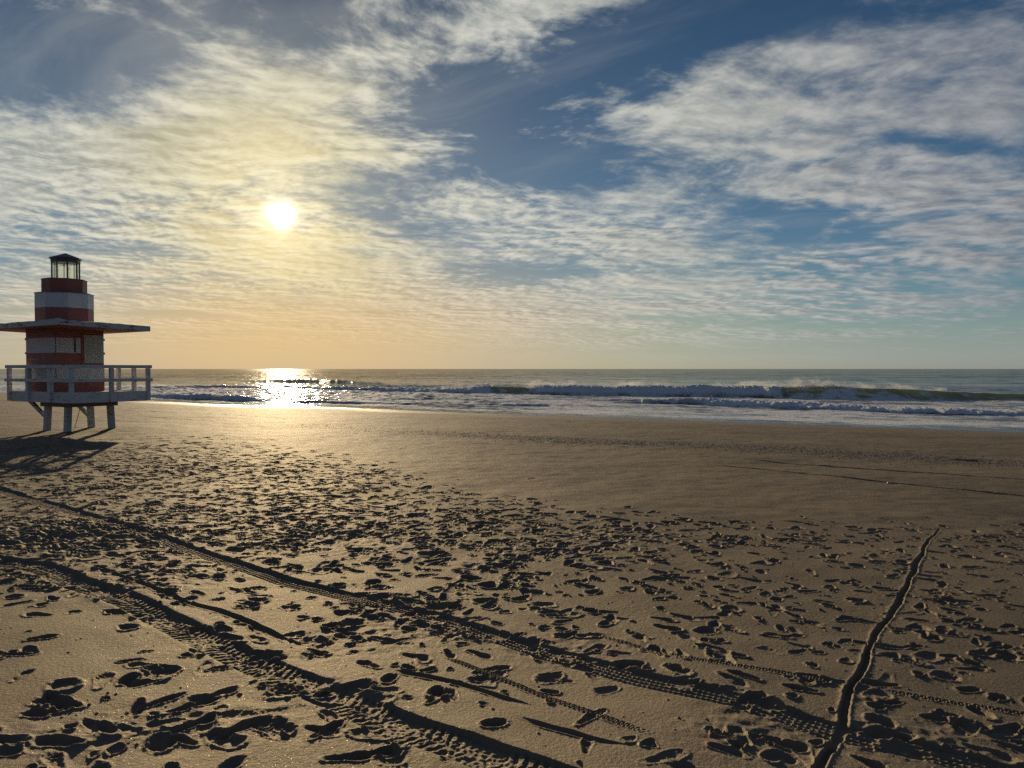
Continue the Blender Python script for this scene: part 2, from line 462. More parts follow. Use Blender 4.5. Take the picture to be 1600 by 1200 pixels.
        ring = np.exp(-((q - 1.20) / 0.16) ** 2) * (0.75 + 0.4 * nz2 + 0.6 * np.clip(-uu * slope, -0.5, 1))
        H[W] = keep * (1 - inside) + inside * (0.35 * keep + zin + 0.10 * depth * nz2) + rim * ring * (1 - inside)
        near_ = np.exp(-(np.maximum(q - 0.9, 0) / 0.45) ** 2)
        CH[W] = np.maximum(CH[W], near_ * min(1.0, rough * 2.2))

    walk = [radians(a) for a in (148, 148, 151, 140, 160, 122, 75, 50, 30, 100, 10)]
    cnt = [0]

    def scatter(poly_blobs, n, big=1.0, lo=0.18, chance_foot=0.55):
        """prints scattered with a density given as blobs round places on the beach"""
        for _ in range(n):
            px, py, sx, sy = poly_blobs[RNG.integers(len(poly_blobs))]
            qx, qy = px + sx * RNG.normal(), py + sy * RNG.normal()
            if qy < 655: continue
            x, y = ground_at(qx, qy)
            pr(x, y, big, chance_foot)

    def pr(x, y, big=0.74, chance_foot=0.55, shallow=1.0):
        if y > 4.2 and x > 0.35 * y: big *= 0.85
        cnt[0] += 1; sd = cnt[0]
        a = walk[RNG.integers(len(walk))] + RNG.normal() * 0.25 + (pi if RNG.random() < 0.5 else 0)
        if RNG.random() < chance_foot:
            l = RNG.uniform(0.20, 0.29) * big; stamp(x, y, l, l * RNG.uniform(0.36, 0.46), a, shallow * RNG.choice((1, 1, 1, 0.45)) * RNG.uniform(0.011, 0.030) * big, RNG.uniform(0.002, 0.008), sd, RNG.uniform(0.06, 0.22), RNG.normal() * 0.6)
        else:
            l = RNG.uniform(0.09, 0.24) * big; stamp(x, y, l, l * RNG.uniform(0.5, 0.9), a, shallow * RNG.choice((1, 1, 1, 0.5)) * RNG.uniform(0.014, 0.038) * big, RNG.uniform(0.003, 0.010), sd, RNG.uniform(0.08, 0.34), RNG.normal(), 1, RNG.normal() * 0.3)

    def field(n, xr, yr, dens, **kw):
        """n tries spread evenly over a piece of beach, kept with probability dens(column, row) of the photograph"""
        for _ in range(n):
            y = math.sqrt(RNG.uniform(yr[0] ** 2, yr[1] ** 2)); x = RNG.uniform(xr[0], xr[1]) * y
            z = float(beach_z(shore(x, y)))
            py = HOR + (EYE - z) * FPX / y; px = 800 + x / y * FPX
            if RNG.random() < dens(px, py): pr(x, y, **kw)

    def dens(px, py):
        lin_ = np.interp(px, [-300, 0, 180, 300, 500, 700, 900, 1100, 1300, 1600, 2000], [690, 690, 682, 680, 705, 755, 795, 815, 822, 815, 815])
        edge = sstep(py, lin_ - 14, lin_ + 30)
        d = np.interp(px, [800, 900, 1050, 1150], [0.55, 0.42, 0.50, 0.66])
        g = lambda a, b, c, e: math.exp(-((px - a) / c) ** 2 - ((py - b) / e) ** 2)
        d += 0.55 * g(880, 835, 240, 45) + 0.45 * g(480, 830, 160, 30) + 0.6 * g(120, 840, 200, 45) + 0.5 * g(620, 960, 120, 45)
        d += 0.25 * g(350, 760, 350, 60) + 0.25 * g(1180, 960, 160, 60) + 0.15 * g(1500, 950, 120, 120)
        d -= 0.60 * g(130, 985, 150, 42) + 0.35 * g(180, 1060, 200, 50) + 0.35 * g(1000, 1120, 260, 60) + 0.25 * g(1130, 1100, 160, 60) + 0.35 * g(1300, 900, 160, 35)
        d -= 0.30 * g(1550, 880, 120, 60) + 0.35 * g(650, 1150, 130, 40)
        return max(0.0, d) * edge
    field(15000, (-1.0, 1.0), (2.6, 19.5), dens)
    field(13500, (-1.0, 1.0), (2.8, 15.0), lambda px, py: dens(px, py) * np.interp(py, [760, 900, 1000], [1.0, 0.75, 0.40]), big=0.36, chance_foot=0.0, shallow=0.9)
    # far, wind-softened traffic behind the sharp prints
    field(650, (-1.0, 1.0), (3.0, 30.0), lambda px, py: 0.25 * sstep(py, 662, 720), shallow=0.22)

    # wheel ruts and drag lines as they run across the sand
    rut([(-260, 700), (-120, 733), (0, 768), (60, 785), (130, 805), (200, 828), (280, 855), (360, 880), (440, 905), (520, 925), (600, 945),
         (680, 965), (760, 990), (840, 1015), (920, 1040), (1000, 1065), (1080, 1085), (1160, 1105), (1240, 1130), (1310, 1152),
         (1400, 1172), (1500, 1195), (1640, 1230), (1900, 1300)], 0.100, 0.027, 'rib', 0.002, seed=21, pitch=0.030)
    rut([(-200, 845), (-60, 872), (60, 893), (120, 915), (200, 945), (260, 975), (330, 1012), (400, 1045), (480, 1080), (540, 1103), (600, 1133),
         (680, 1163), (760, 1190), (830, 1215), (1000, 1280)], 0.120, 0.029, 'chevron', 0.003, seed=31, pitch=0.052)
    rut([(150, 895), (190, 905), (250, 930), (300, 947), (380, 972), (440, 1000), (480, 1018)], 0.030, 0.024, None, 0.005, seed=41, ends=(0.1, 0.1))
    rut([(600, 1052), (640, 1058), (700, 1070), (760, 1088), (845, 1117)], 0.024, 0.022, None, 0.004, seed=43, ends=(0.25, 0.4))
    rut([(800, 1128), (880, 1150), (940, 1168), (1000, 1183)], 0.022, 0.018, None, 0.004, seed=45, ends=(0.3, 0.4))
    rut([(690, 1028), (760, 1056), (830, 1085), (900, 1112), (960, 1135), (1040, 1165)], 0.022, 0.007, 'knob', 0.003, seed=47, pitch=0.030, ends=(0.1, 0.2))
    rut([(930, 990), (1000, 1015), (1060, 1032), (1160, 1050), (1240, 1062), (1320, 1076)], 0.022, 0.009, 'knob', 0.003, seed=49, pitch=0.034, ends=(0.15, 0.05))
    rut([(1385, 1086), (1440, 1096), (1510, 1108), (1600, 1124), (1700, 1142)], 0.022, 0.008, 'knob', 0.003, seed=51, pitch=0.034, ends=(0.1, 0.05))
    rut([(1140, 716), (1200, 722), (1400, 737), (1600, 752), (1800, 768)], 0.06, 0.016, None, 0.004, seed=53, ends=(0.1, 0.05))
    rut([(1100, 726), (1170, 732), (1350, 750), (1560, 772), (1800, 800)], 0.06, 0.016, None, 0.004, seed=55, ends=(0.1, 0.05))
    rut([(170, 640), (240, 643), (350, 648), (470, 655)], 0.10, 0.02, None, 0.004, seed=57, ends=(0.1, 0.1))
    rut([(150, 650), (230, 652), (360, 658)], 0.10, 0.02, None, 0.004, seed=59, ends=(0.1, 0.1))
    # prints that came after the wheels
    for px, py in ((175, 962), (330, 1008), (440, 1085), (505, 1078), (580, 1108), (600, 950), (640, 955), (700, 985), (745, 1000), (835, 1005), (900, 1030),
                   (985, 1042), (1010, 1050), (1180, 1100), (1390, 1165), (1420, 1180), (240, 858), (270, 868), (560, 945), (660, 975), (410, 1030), (360, 1000), (300, 985)):
        pr(*ground_at(px, py), big=0.85)
    for _ in range(30):
        f = RNG.random(); pr(*ground_at(np.interp(f, [0, .5, 1], [560, 800, 1250]) + RNG.normal() * 10, np.interp(f, [0, .5, 1], [940, 1000, 1130]) + RNG.normal() * 12), big=0.6)
    for _ in range(14):
        f = RNG.random(); pr(*ground_at(np.interp(f, [0, 1], [60, 520]) + RNG.normal() * 14, np.interp(f, [0, 1], [890, 1090]) + RNG.normal() * 14), big=0.7)
    # single marks that stand out near the lens
    for px, py, l, w, a, dp in ((772, 1140, .15, .12, 20, .06), (685, 1096, .22, .10, 60, .022), (635, 1097, .06, .05, 0, .03), (575, 1077, .11, .07, 10, .035),
                                (95, 1110, .24, .14, 160, .055), (85, 1168, .30, .15, 175, .06), (300, 1110, .32, .13, 42, .055), (245, 1105, .30, .10, 48, .045),
                                (350, 1050, .20, .10, 20, .05), (200, 1040, .16, .06, 15, .03), (225, 1025, .09, .05, 15, .03), (595, 1185, .12, .09, 40, .045),
                                (510, 1150, .24, .11, 60, .035), (920, 1130, .2, .09, 50, .02), (1255, 1085, .20, .11, 150, .05), (1165, 1065, .22, .10, 140, .045),
                                (1470, 1130, .17, .12, 170, .05), (1540, 1122, .17, .12, 100, .03), (1520, 1087, .14, .10, 0, .05), (1490, 1035, .13, .09, 0, .03),
                                (1395, 1155, .26, .14, 160, .05), (1240, 1175, .17, .12, 160, .05), (1160, 1160, .2, .12, 100, .02), (860, 1085, .12, .08, 160, .045),
                                (495, 1020, .2, .1, 150, .05), (440, 1085, .09, .07, 0, .045), (60, 1005, .2, .11, 30, .04), (25, 1030, .22, .09, 10, .04),
                                (380, 1145, .34, .16, 45, .06), (300, 1140, .28, .12, 50, .05), (280, 1165, .22, .10, 150, .04), (545, 1195, .25, .12, 10, .05)):
        cnt[0] += 1; stamp(*ground_at(px, py), l * 0.85, w * 0.62, radians(a), dp * 0.55, 0.006, cnt[0], 0.16, 0.3, 0 if l > .17 else 1)

    # the dug groove on the right: steep walls, spoil heaped on its left bank
    M, d, s, f = along([(1474, 823), (1469, 831), (1455, 845), (1442, 870), (1432, 895), (1420, 920), (1405, 950), (1388, 978), (1371, 997), (1366, 1012), (1352, 1050),
                        (1337, 1080), (1327, 1110), (1320, 1140), (1310, 1165), (1290, 1205), (1262, 1270), (1235, 1340)], 0.26)
    x, y = X[M], Y[M]
    w = (0.017 + 0.006 * vnoise(s * 1.7, s * 0, 61)) * (0.45 + 0.55 * sstep(f, 0.0, 0.3)) + 0.003 * vnoise(s * 7, s * 0, 62)
    w = np.maximum(w, 0.008)
    d2 = d + 0.022 * vnoise(s * 2.2, s * 0 + 9, 63) + 0.007 * vnoise(s * 5.0, s * 0 + 3, 66) + 0.003 * vnoise(x * 22, y * 22, 64); a = np.abs(d2)
    k = sstep(f, 0.0, 0.05)
    cut = (1 - sstep(a, w * 0.30, w * 1.30)) * k
    left = d2 < 0   # path runs towards the camera
    spoil = 0.006 * np.exp(-((a - w * 1.8) / (w * 0.8)) ** 2) * (0.5 + 0.7 * vnoise(x * 7, y * 7, 65)) * np.where(left, 1.1, 0.6) + 0.004 * np.exp(-((a - w * 1.6) / (w * 0.3)) ** 2)
    H[M] = H[M] * (1 - cut) + (-0.026 * cut * (0.5 + 0.5 * sstep(f, 0.0, 0.25)) * (1 + 0.25 * vnoise(s * 2.5, s * 0 + 1, 67)) + spoil * k * (1 - cut))
    CH[M] = np.maximum(CH[M], np.exp(-(a / (w * 2.6)) ** 2) * k)

    # crumbs and clods where feet have broken the crust, fine grit everywhere
    nearer = slice(0, int(np.searchsorted(R, 22)))
    x, y, c = X[nearer], Y[nearer], CH[nearer]
    clod = vnoise(x * 26, y * 26, 71); clod2 = vnoise(x * 55, y * 55, 72)
    H[nearer] += c * (0.0020 * clod + 0.0024 * sstep(clod, 0.40, 0.7) + 0.0013 * clod2 + 0.0024 * sstep(clod2, 0.4, 0.75))
    H[nearer] += 0.0008 * vnoise(x * 70, y * 70, 73) + 0.0016 * vnoise(x * 24, y * 24, 74) * sstep(vnoise(x * 0.9, y * 0.9, 75), -0.2, 0.5)
    # loose crumbs of crust
    for _ in range(1100):
        y = math.sqrt(RNG.uniform(2.8 ** 2, 8.5 ** 2)); x = RNG.uniform(-0.74, 0.74) * y; rr = RNG.uniform(0.003, 0.008) * (1 if RNG.random() < 0.9 else 1.7)
        W = window(x, y, rr * 2.5)
        H[W] += rr * RNG.uniform(0.5, 1.0) * np.exp(-(((X[W] - x) ** 2 + (Y[W] - y) ** 2) / rr ** 2) ** 1.5)
    # churned heap by the left edge
    lo, hi = np.searchsorted(R, (5.3, 10.5)); W = slice(lo, hi)
    x, y = X[W], Y[W]
    cx, cy = ground_at(90, 838)
    q = np.exp(-((x - cx) / 1.25) ** 2 - ((y - cy) / 1.0) ** 2)
    rid = 1 - np.abs(vnoise(x * 3.4, y * 4.6, 81)); H[W] += q * (0.05 * (rid - 0.6) + 0.022 * vnoise(x * 9, y * 9, 82) + 0.012 * vnoise(x * 19, y * 19, 83))
    CH[W] = np.maximum(CH[W], q * 0.8)
    # looser churned patches beside the ruts
    for px, py, ax, ay, amp in ((650, 985, 0.45, 0.30, 0.35), (520, 1010, 0.40, 0.26, 0.35), (330, 1140, 0.40, 0.24, 0.42), (110, 1165, 0.35, 0.25, 0.40), (880, 1010, 0.40, 0.30, 0.35),
                                (1180, 1150, 0.35, 0.25, 0.4), (1450, 1165, 0.40, 0.25, 0.4), (520, 835, 0.9, 0.8, 0.5), (900, 845, 1.1, 0.8, 0.4), (260, 900, 0.6, 0.6, 0.5)):
        cx, cy = ground_at(px, py); W = window(cx, cy, 2.2 * max(ax, ay)); x, y = X[W], Y[W]
        q = amp * np.exp(-((x - cx) / ax) ** 2 - ((y - cy) / ay) ** 2)
        rid = 1 - np.abs(vnoise(x * 4.2 + y * 1.5, y * 6.5 - x * 1.2, 84)); H[W] += q * (0.040 * (rid - 0.62) + 0.018 * vnoise(x * 11, y * 11, 85) + 0.008 * vnoise(x * 24, y * 24, 86))
        CH[W] = np.maximum(CH[W], q * 0.9)
    # coarse drift line and the smooth, faintly rippled wash above the water
    W = slice(int(np.searchsorted(R, 9)), int(np.searchsorted(R, 55)))
    x, y, s = X[W], Y[W], S[W]
    band = np.exp(-((s - 16.6 - 0.8 * vnoise(x * 0.2, y * 0.2, 91)) / 1.3) ** 2) * sstep(x, -6, 0)
    H[W] += band * (0.010 * vnoise(x * 7, y * 7, 92) + 0.007 * vnoise(x * 16, y * 16, 93))
    H[W] += 0.0045 * vnoise(x * 4.5, y * 4.5, 94) * sstep(s, 3, 9) + 0.006 * vnoise(x * 1.4, y * 2.2, 95) * sstep(s, 1, 6)
    cx, cy = ground_at(1522, 719)
    H[W] -= 0.07 * np.exp(-(((x - cx) / 0.28) ** 2 + ((y - cy) / 0.22) ** 2) ** 2)
    shell = np.zeros_like(Z); shell[W] = band
    wetn = 1.5 * vnoise(xn * 0.16, yn * 0.16, 97) + 0.5 * vnoise(xn * 0.7, yn * 0.7, 98)
    wet = (S < 0).astype(np.float32); wet[near] = 1 - sstep(S[near] + wetn, 1.2, 5.2)
    Z += H
    GRID.update(R=R, TH=TH, nt=len(TH))
    return grid_mesh("beach", R, TH, Z, dict(wet=wet, shell=shell, churn=CH), True, sand_material())

# ------------------------------------------------------------------ sea
def water_material():
    m = bpy.data.materials.new("sea_water"); m.use_nodes = True; T = NT(m.node_tree)
    pos = T.n('ShaderNodeNewGeometry').outputs['Position']
    at = lambda k: T.n('ShaderNodeAttribute', attribute_name=k).outputs['Fac']
    white, surf, green, far = at('white'), at('surf'), at('green'), at('far')
    px, py, pz = T.sep(pos)
    c, s = cos(radians(148)), sin(radians(148))                  # along the shore / across it
    a_ = T.m('ADD', T.m('MULTIPLY', px, c), T.m('MULTIPLY', py, s)); b_ = T.m('ADD', T.m('MULTIPLY', px, -s), T.m('MULTIPLY', py, c))
    P = T.xyz(T.m('MULTIPLY', a_, 0.45), b_, 0.0)
    n1 = T.noise(P, 0.55, 6.0, 0.62, 0.3); n2 = T.noise(P, 2.2, 5.0, 0.65, 0.5); n3 = T.noise(pos, 5.0, 4.0, 0.7)
    lace = T.m('ADD', T.m('MULTIPLY', n1, 0.55), T.m('MULTIPLY', n2, 0.45))
    foam = T.ss(T.m('ADD', lace, T.m('MULTIPLY', T.m('SUBTRACT', surf, 0.5), 0.42)), 0.445, 0.57)
    foam = T.m('MULTIPLY', foam, T.ss(surf, 0.02, 0.25))
    foam = T.m('MAXIMUM', T.m('MULTIPLY', foam, 0.92), T.m('MULTIPLY', white, T.ss(T.m('ADD', n3, T.m('MULTIPLY', white, 0.5)), 0.35, 0.75)))
    body = T.mix(green, T.mix(T.ss(n1, 0.3, 0.7), (0.020, 0.036, 0.042, 1), (0.032, 0.050, 0.054, 1)), (0.74, 0.62, 0.17, 1))  # green: sunlight through the wave face, painted as a bright base colour
    w = T.n('ShaderNodeBsdfPrincipled'); T.put(w.inputs['Base Color'], body)
    T.put(w.inputs['Roughness'], T.mixf(far, 0.08, 0.085)); patch = T.ss(T.m('ADD', T.m('MULTIPLY', T.noise(P, 0.05, 4.0, 0.6), 0.6), T.m('MULTIPLY', T.noise(P, 0.4, 3.0, 0.6), 0.4)), 0.36, 0.62)
    T.put(w.inputs['IOR'], T.mixf(far, 1.30, T.mixf(patch, 1.075, 1.15)))      # steep unresolved ripples far out mirror less of the low sky
    T.put(w.inputs['Specular IOR Level'], T.mixf(far, 0.36, 0.26))
    h = T.m('ADD', T.m('MULTIPLY', T.noise(P, 1.4, 6.0, 0.62, 0.4), T.mixf(far, 0.16, 0.03)), T.m('MULTIPLY', T.noise(pos, 6.0, 4.0, 0.6), T.mixf(far, 0.030, 0.004)))
    h = T.m('ADD', h, T.m('MULTIPLY', T.noise(P, 0.16, 5.0, 0.55), T.m('MULTIPLY', far, 0.34)))
    h = T.m('ADD', h, T.m('MULTIPLY', T.noise(P, 0.045, 4.0, 0.55), T.m('MULTIPLY', far, 0.9)))
    b = T.n('ShaderNodeBump'); b.inputs['Strength'].default_value = 0.40; b.inputs['Distance'].default_value = 1.0
    T.put(b.inputs['Height'], h); T.link(b.outputs[0], w.inputs['Normal'])
    f = T.n('ShaderNodeBsdfPrincipled'); T.put(f.inputs['Base Color'], T.mix(n3, (0.64, 0.65, 0.64, 1), (0.86, 0.86, 0.83, 1))); f.inputs['Roughness'].default_value = 0.8
    f.inputs['Specular IOR Level'].default_value = 0.2
    fb = T.n('ShaderNodeBump'); fb.inputs['Strength'].default_value = 0.7; fb.inputs['Distance'].default_value = 1.0
    T.put(fb.inputs['Height'], T.m('MULTIPLY', T.noise(pos, 7.0, 5.0, 0.7), 0.10)); T.link(fb.outputs[0], f.inputs['Normal'])
    deep = T.n('ShaderNodeBsdfDiffuse'); deep.inputs['Color'].default_value = (0.022, 0.032, 0.036, 1)   # facets out there that look down into the water
    fw = T.n('ShaderNodeMixShader'); T.put(fw.inputs[0], T.m('MULTIPLY', far, T.mixf(patch, 0.66, 0.28))); T.link(w.outputs[0], fw.inputs[1]); T.link(deep.outputs[0], fw.inputs[2])
    mx = T.n('ShaderNodeMixShader'); T.put(mx.inputs[0], foam); T.link(fw.outputs[0], mx.inputs[1]); T.link(f.outputs[0], mx.inputs[2])
    out = T.n('ShaderNodeOutputMaterial'); T.link(mx.outputs[0], out.inputs['Surface'])
    return m


# each breaker: foot line and crest line as seen along the photograph, how foamy, how much painted sun-through green, back length
I = np.interp
WAVES = [
    dict(base=[(380, 600.5), (425, 603.5), (470, 606.5), (520, 609.5), (600, 611.5), (700, 613.5), (760, 614.5), (820, 616), (900, 617.3), (1000, 618.6), (1150, 620.5), (1230, 622.5), (1300, 624), (1400, 625.5), (1500, 625), (1650, 627)],
         crest=[(380, 600.5), (425, 602.5), (470, 603.5), (520, 604), (600, 605.5), (690, 607.5), (760, 604.5), (800, 604), (830, 605.5), (850, 603.2), (900, 603.6), (960, 604.5), (1000, 603.4), (1050, 603.8), (1100, 603), (1200, 605), (1230, 606), (1260, 604.5), (1300, 604), (1350, 606.5), (1400, 608), (1500, 611.5), (1600, 615), (1650, 616)],
         white=[(380, .5), (480, .9), (600, .9), (740, 1), (762, .9), (770, .15), (825, .15), (835, 1), (1215, 1), (1228, .1), (1270, .1), (1300, .10), (1330, .05), (1600, .05)],
         green=[(755, 0), (768, 1), (825, 1), (836, 0), (1215, 0), (1230, 1), (1700, 1)], wf=1.5, wb=6.0, seed=1),
    dict(base=[(230, 606), (300, 606), (400, 606), (460, 604.5)], crest=[(230, 604), (300, 602.5), (350, 601), (400, 602.5), (460, 604)],
         white=[(230, .6), (460, .8)], green=[(0, 0)], wf=1.5, wb=4, seed=2),
    dict(base=[(375, 598), (430, 598.5), (500, 600), (600, 602), (660, 602.5)], crest=[(360, 598), (390, 595.5), (430, 593.5), (470, 592.5), (540, 594), (606, 598.5), (660, 602)],
         white=[(0, 0)], green=[(0, .15)], wf=2.2, wb=14, seed=3),
    dict(base=[(235, 598.5), (330, 598.5)], crest=[(235, 598), (280, 596), (330, 598)], white=[(0, 0)], green=[(0, 0)], wf=2.0, wb=12, seed=4),
    dict(base=[(150, 618), (220, 620), (275, 623), (300, 624.5), (360, 626.5), (430, 628)], crest=[(150, 616), (220, 616), (275, 615.5), (300, 616.3), (340, 617.5), (380, 619.5), (430, 625.5)],
         white=[(150, .7), (430, .95)], green=[(0, 0)], wf=0.9, wb=2.5, seed=5),
    dict(base=[(440, 629), (480, 629.5), (550, 631), (700, 633), (850, 635), (940, 637), (1010, 637.5)], crest=[(440, 628.5), (470, 625.5), (550, 626), (650, 628.5), (700, 629.8), (850, 631.2), (940, 633.5), (1010, 637)],
         white=[(440, .7), (700, .5), (1010, .4)], green=[(0, 0)], wf=0.8, wb=2.2, seed=6),
    dict(base=[(890, 626.5), (980, 629.5), (1060, 632), (1140, 635), (1200, 637), (1300, 641), (1400, 645), (1500, 648.5), (1600, 649.5), (1700, 650.5)],
         crest=[(890, 626), (930, 623.5), (980, 623.3), (1060, 622), (1140, 623.5), (1200, 626.5), (1300, 631), (1400, 635.5), (1500, 639), (1600, 642), (1700, 643)],
         white=[(890, .35), (1060, .5), (1120, 1), (1700, 1)], green=[(0, 0)], wf=1.0, wb=3.2, seed=7),
    dict(base=[(1100, 657.5), (1250, 660), (1400, 663)], crest=[(1100, 657.3), (1180, 656), (1300, 658.8), (1400, 662.8)], white=[(0, .2)], green=[(0, 0)], wf=0.5, wb=1.2, seed=8),
    dict(base=[(1180, 662), (1300, 666), (1420, 670.5), (1640, 674)], crest=[(1180, 661.8), (1300, 663.6), (1400, 668), (1470, 670.2), (1640, 673)], white=[(0, .12)], green=[(0, .1)], wf=0.35, wb=1.0, seed=9),
    dict(base=[(1080, 648), (1180, 650.5), (1300, 655)], crest=[(1080, 647.8), (1170, 648.3), (1300, 654.6)], white=[(0, .15)], green=[(0, 0)], wf=0.5, wb=1.5, seed=12),
]


def wave_rows(wv, px):
    bp, cp = np.array(wv['base']), np.array(wv['crest'])
    yb = I(px, bp[:, 0], bp[:, 1]); yc = I(px, cp[:, 0], cp[:, 1])
    Yb = (EYE - SEA) * FPX / (yb - HOR)
    h = (EYE - SEA) - (yc - HOR) * (Yb + wv['wf']) / FPX
    on = sstep(px, bp[0, 0] - 1, bp[0, 0] + 14) * (1 - sstep(px, bp[-1, 0] - 14, bp[-1, 0] + 1))
    if bp[-1, 0] > 1600: on = sstep(px, bp[0, 0] - 1, bp[0, 0] + 14)
    return Yb, np.maximum(h, 0.0) * on


def build_sea():
    da = 0.0013
    th = np.concatenate([np.arange(-80, -50, 2.0), np.arange(-50, -37, 0.2), np.arange(-37, 37, math.degrees(da)), np.arange(37, 50, 0.2), np.arange(50, 137, 2.0)]) * pi / 180
    r = [22.0]
    while r[-1] < 60000:
        q = r[-1]; r.append(q + (0.12 if q < 112 else q * 0.012))
    R, TH = np.array(r), th
    X = R[:, None] * np.sin(TH)[None, :]; Y = R[:, None] * np.cos(TH)[None, :]
    print("sea grid", X.shape)
    Z = np.full(X.shape, SEA); white = np.zeros(X.shape); green = np.zeros(X.shape)
    n = int(np.searchsorted(R, 900)); x, y = X[:n], Y[:n]
    S = shore(x, y)
    c, s = cos(radians(150)), sin(radians(150))
    al, ac = x * c + y * s, -x * s + y * c
    calm = 0.30 + 0.70 * sstep(-S, 0.0, 10.0); off = sstep(-S, 10, 60)
    Z[:n] += (0.45 + 0.55 * (1 - sstep(x, -6, 6))) * (calm * 0.10 * vnoise(al * 0.30, ac * 0.8, 101) + (0.25 + calm) * 0.050 * vnoise(al * 1.1, ac * 2.2, 102) + 0.016 * vnoise(x * 3.1, y * 3.1, 103))
    band = lambda lo, hi: (sstep(R[:n], lo, lo * 1.5) * (1 - sstep(R[:n], hi * 0.7, hi)))[:, None]
    Z[:n] += off * (band(60, 900) * 0.16 * vnoise(al * 0.022, ac * 0.10, 106))
    Z[:n] += off * (0.10 * vnoise(al * 0.05, ac * 0.22, 104) + 0.05 * vnoise(al * 0.16, ac * 0.6, 105))
    m = int(np.searchsorted(R, 170)); x, y = X[:m], Y[:m]
    px = 800 + FPX * np.tan(np.clip(TH, -1.3, 1.3))
    lump = vnoise(x * 2.1, y * 2.1, 111); lump2 = vnoise(x * 4.6, y * 4.6, 112); lump0 = vnoise(x * 0.45, y * 0.45, 113); lump3 = vnoise(x * 9.0, y * 9.0, 114)
    for wv in WAVES:
        Yb, h = wave_rows(wv, px)
        if h.max() <= 0: continue
        wh = I(px, *np.array(wv['white']).T); gr = I(px, *np.array(wv['green']).T)
        wobx = 0.40 * vnoise(px / 41.0, px * 0, 120 + wv['seed']) + 0.15 * vnoise(px / 13.0, px * 0, 140 + wv['seed'])
        d = y - (Yb + wobx * np.minimum(wv['wf'], 1.5) * wh)[None, :] - 0.16 * np.minimum(wv['wf'], 1.2) * (0.5 * lump + lump0 + 0.3 * lump2) * wh[None, :]
        wf = wv['wf']; t = np.clip(d / wf, 0, 1)
        face = np.where(wh[None, :] > 0.45, np.sqrt(np.clip(1 - (1 - t) ** 2, 0, 1)), t ** 1.5)
        prof = np.where(d < wf, face, np.exp(-(np.maximum(d - wf, 0) / wv['wb']) ** 1.25))
        prof = np.where(d < 0, 0, prof)
        z = h[None, :] * prof * (1 + wh[None, :] * (0.13 * lump + 0.15 * lump2 + 0.22 * lump0 + 0.12 * lump3))
        Z[:m] += z
        top = np.exp(-(np.maximum(d - wf, 0) / (0.35 * wf + 0.5)) ** 2) * sstep(d, -0.1, 0.08 * wf + 0.02) * (h > 0.03)[None, :]
        white[:m] = np.maximum(white[:m], top * wh[None, :])
        lip = 0.8 * np.exp(-((d - wf) / 0.16) ** 2) * (h > 0.25)[None, :] * (0.55 + 0.5 * lump) * (wv['seed'] == 1)
        white[:m] = np.maximum(white[:m], np.clip(lip, 0, 1))
        green[:m] = np.maximum(green[:m], gr[None, :] * (0.35 + 0.65 * t) * (0.85 + 0.25 * lump0) * (d > -0.1) * np.exp(-(np.maximum(d - wf, 0) / 0.8) ** 2) * sstep(h, 0.1, 0.35)[None, :])  # painted sun-through tint, stronger towards the crest
    surf = np.zeros(X.shape)
    # trampled water between the breakers and the sand carries foam
    Yb, _ = wave_rows(WAVES[0], np.clip(px, 400, 1640))
    inside = 1 - sstep(y - Yb[None, :], 0.0, 4.0)
    tr = 1 - sstep(-shore(x, y), 0.2, 0.9)
    surf[:m] = inside * (0.56 + 0.26 * vnoise(al[:m] * 0.10, ac[:m] * 0.30, 131)) + 0.0 * tr
    surf[:m] -= 0.35 * (1 - sstep(-shore(x, y), 0.3, 2.5))
    far = np.broadcast_to((0.42 + 0.58 * sstep(R, 70, 260))[:, None], X.shape)
    return grid_mesh("sea", R, TH, Z, dict(white=white, surf=surf, green=green, far=far), False, water_material())


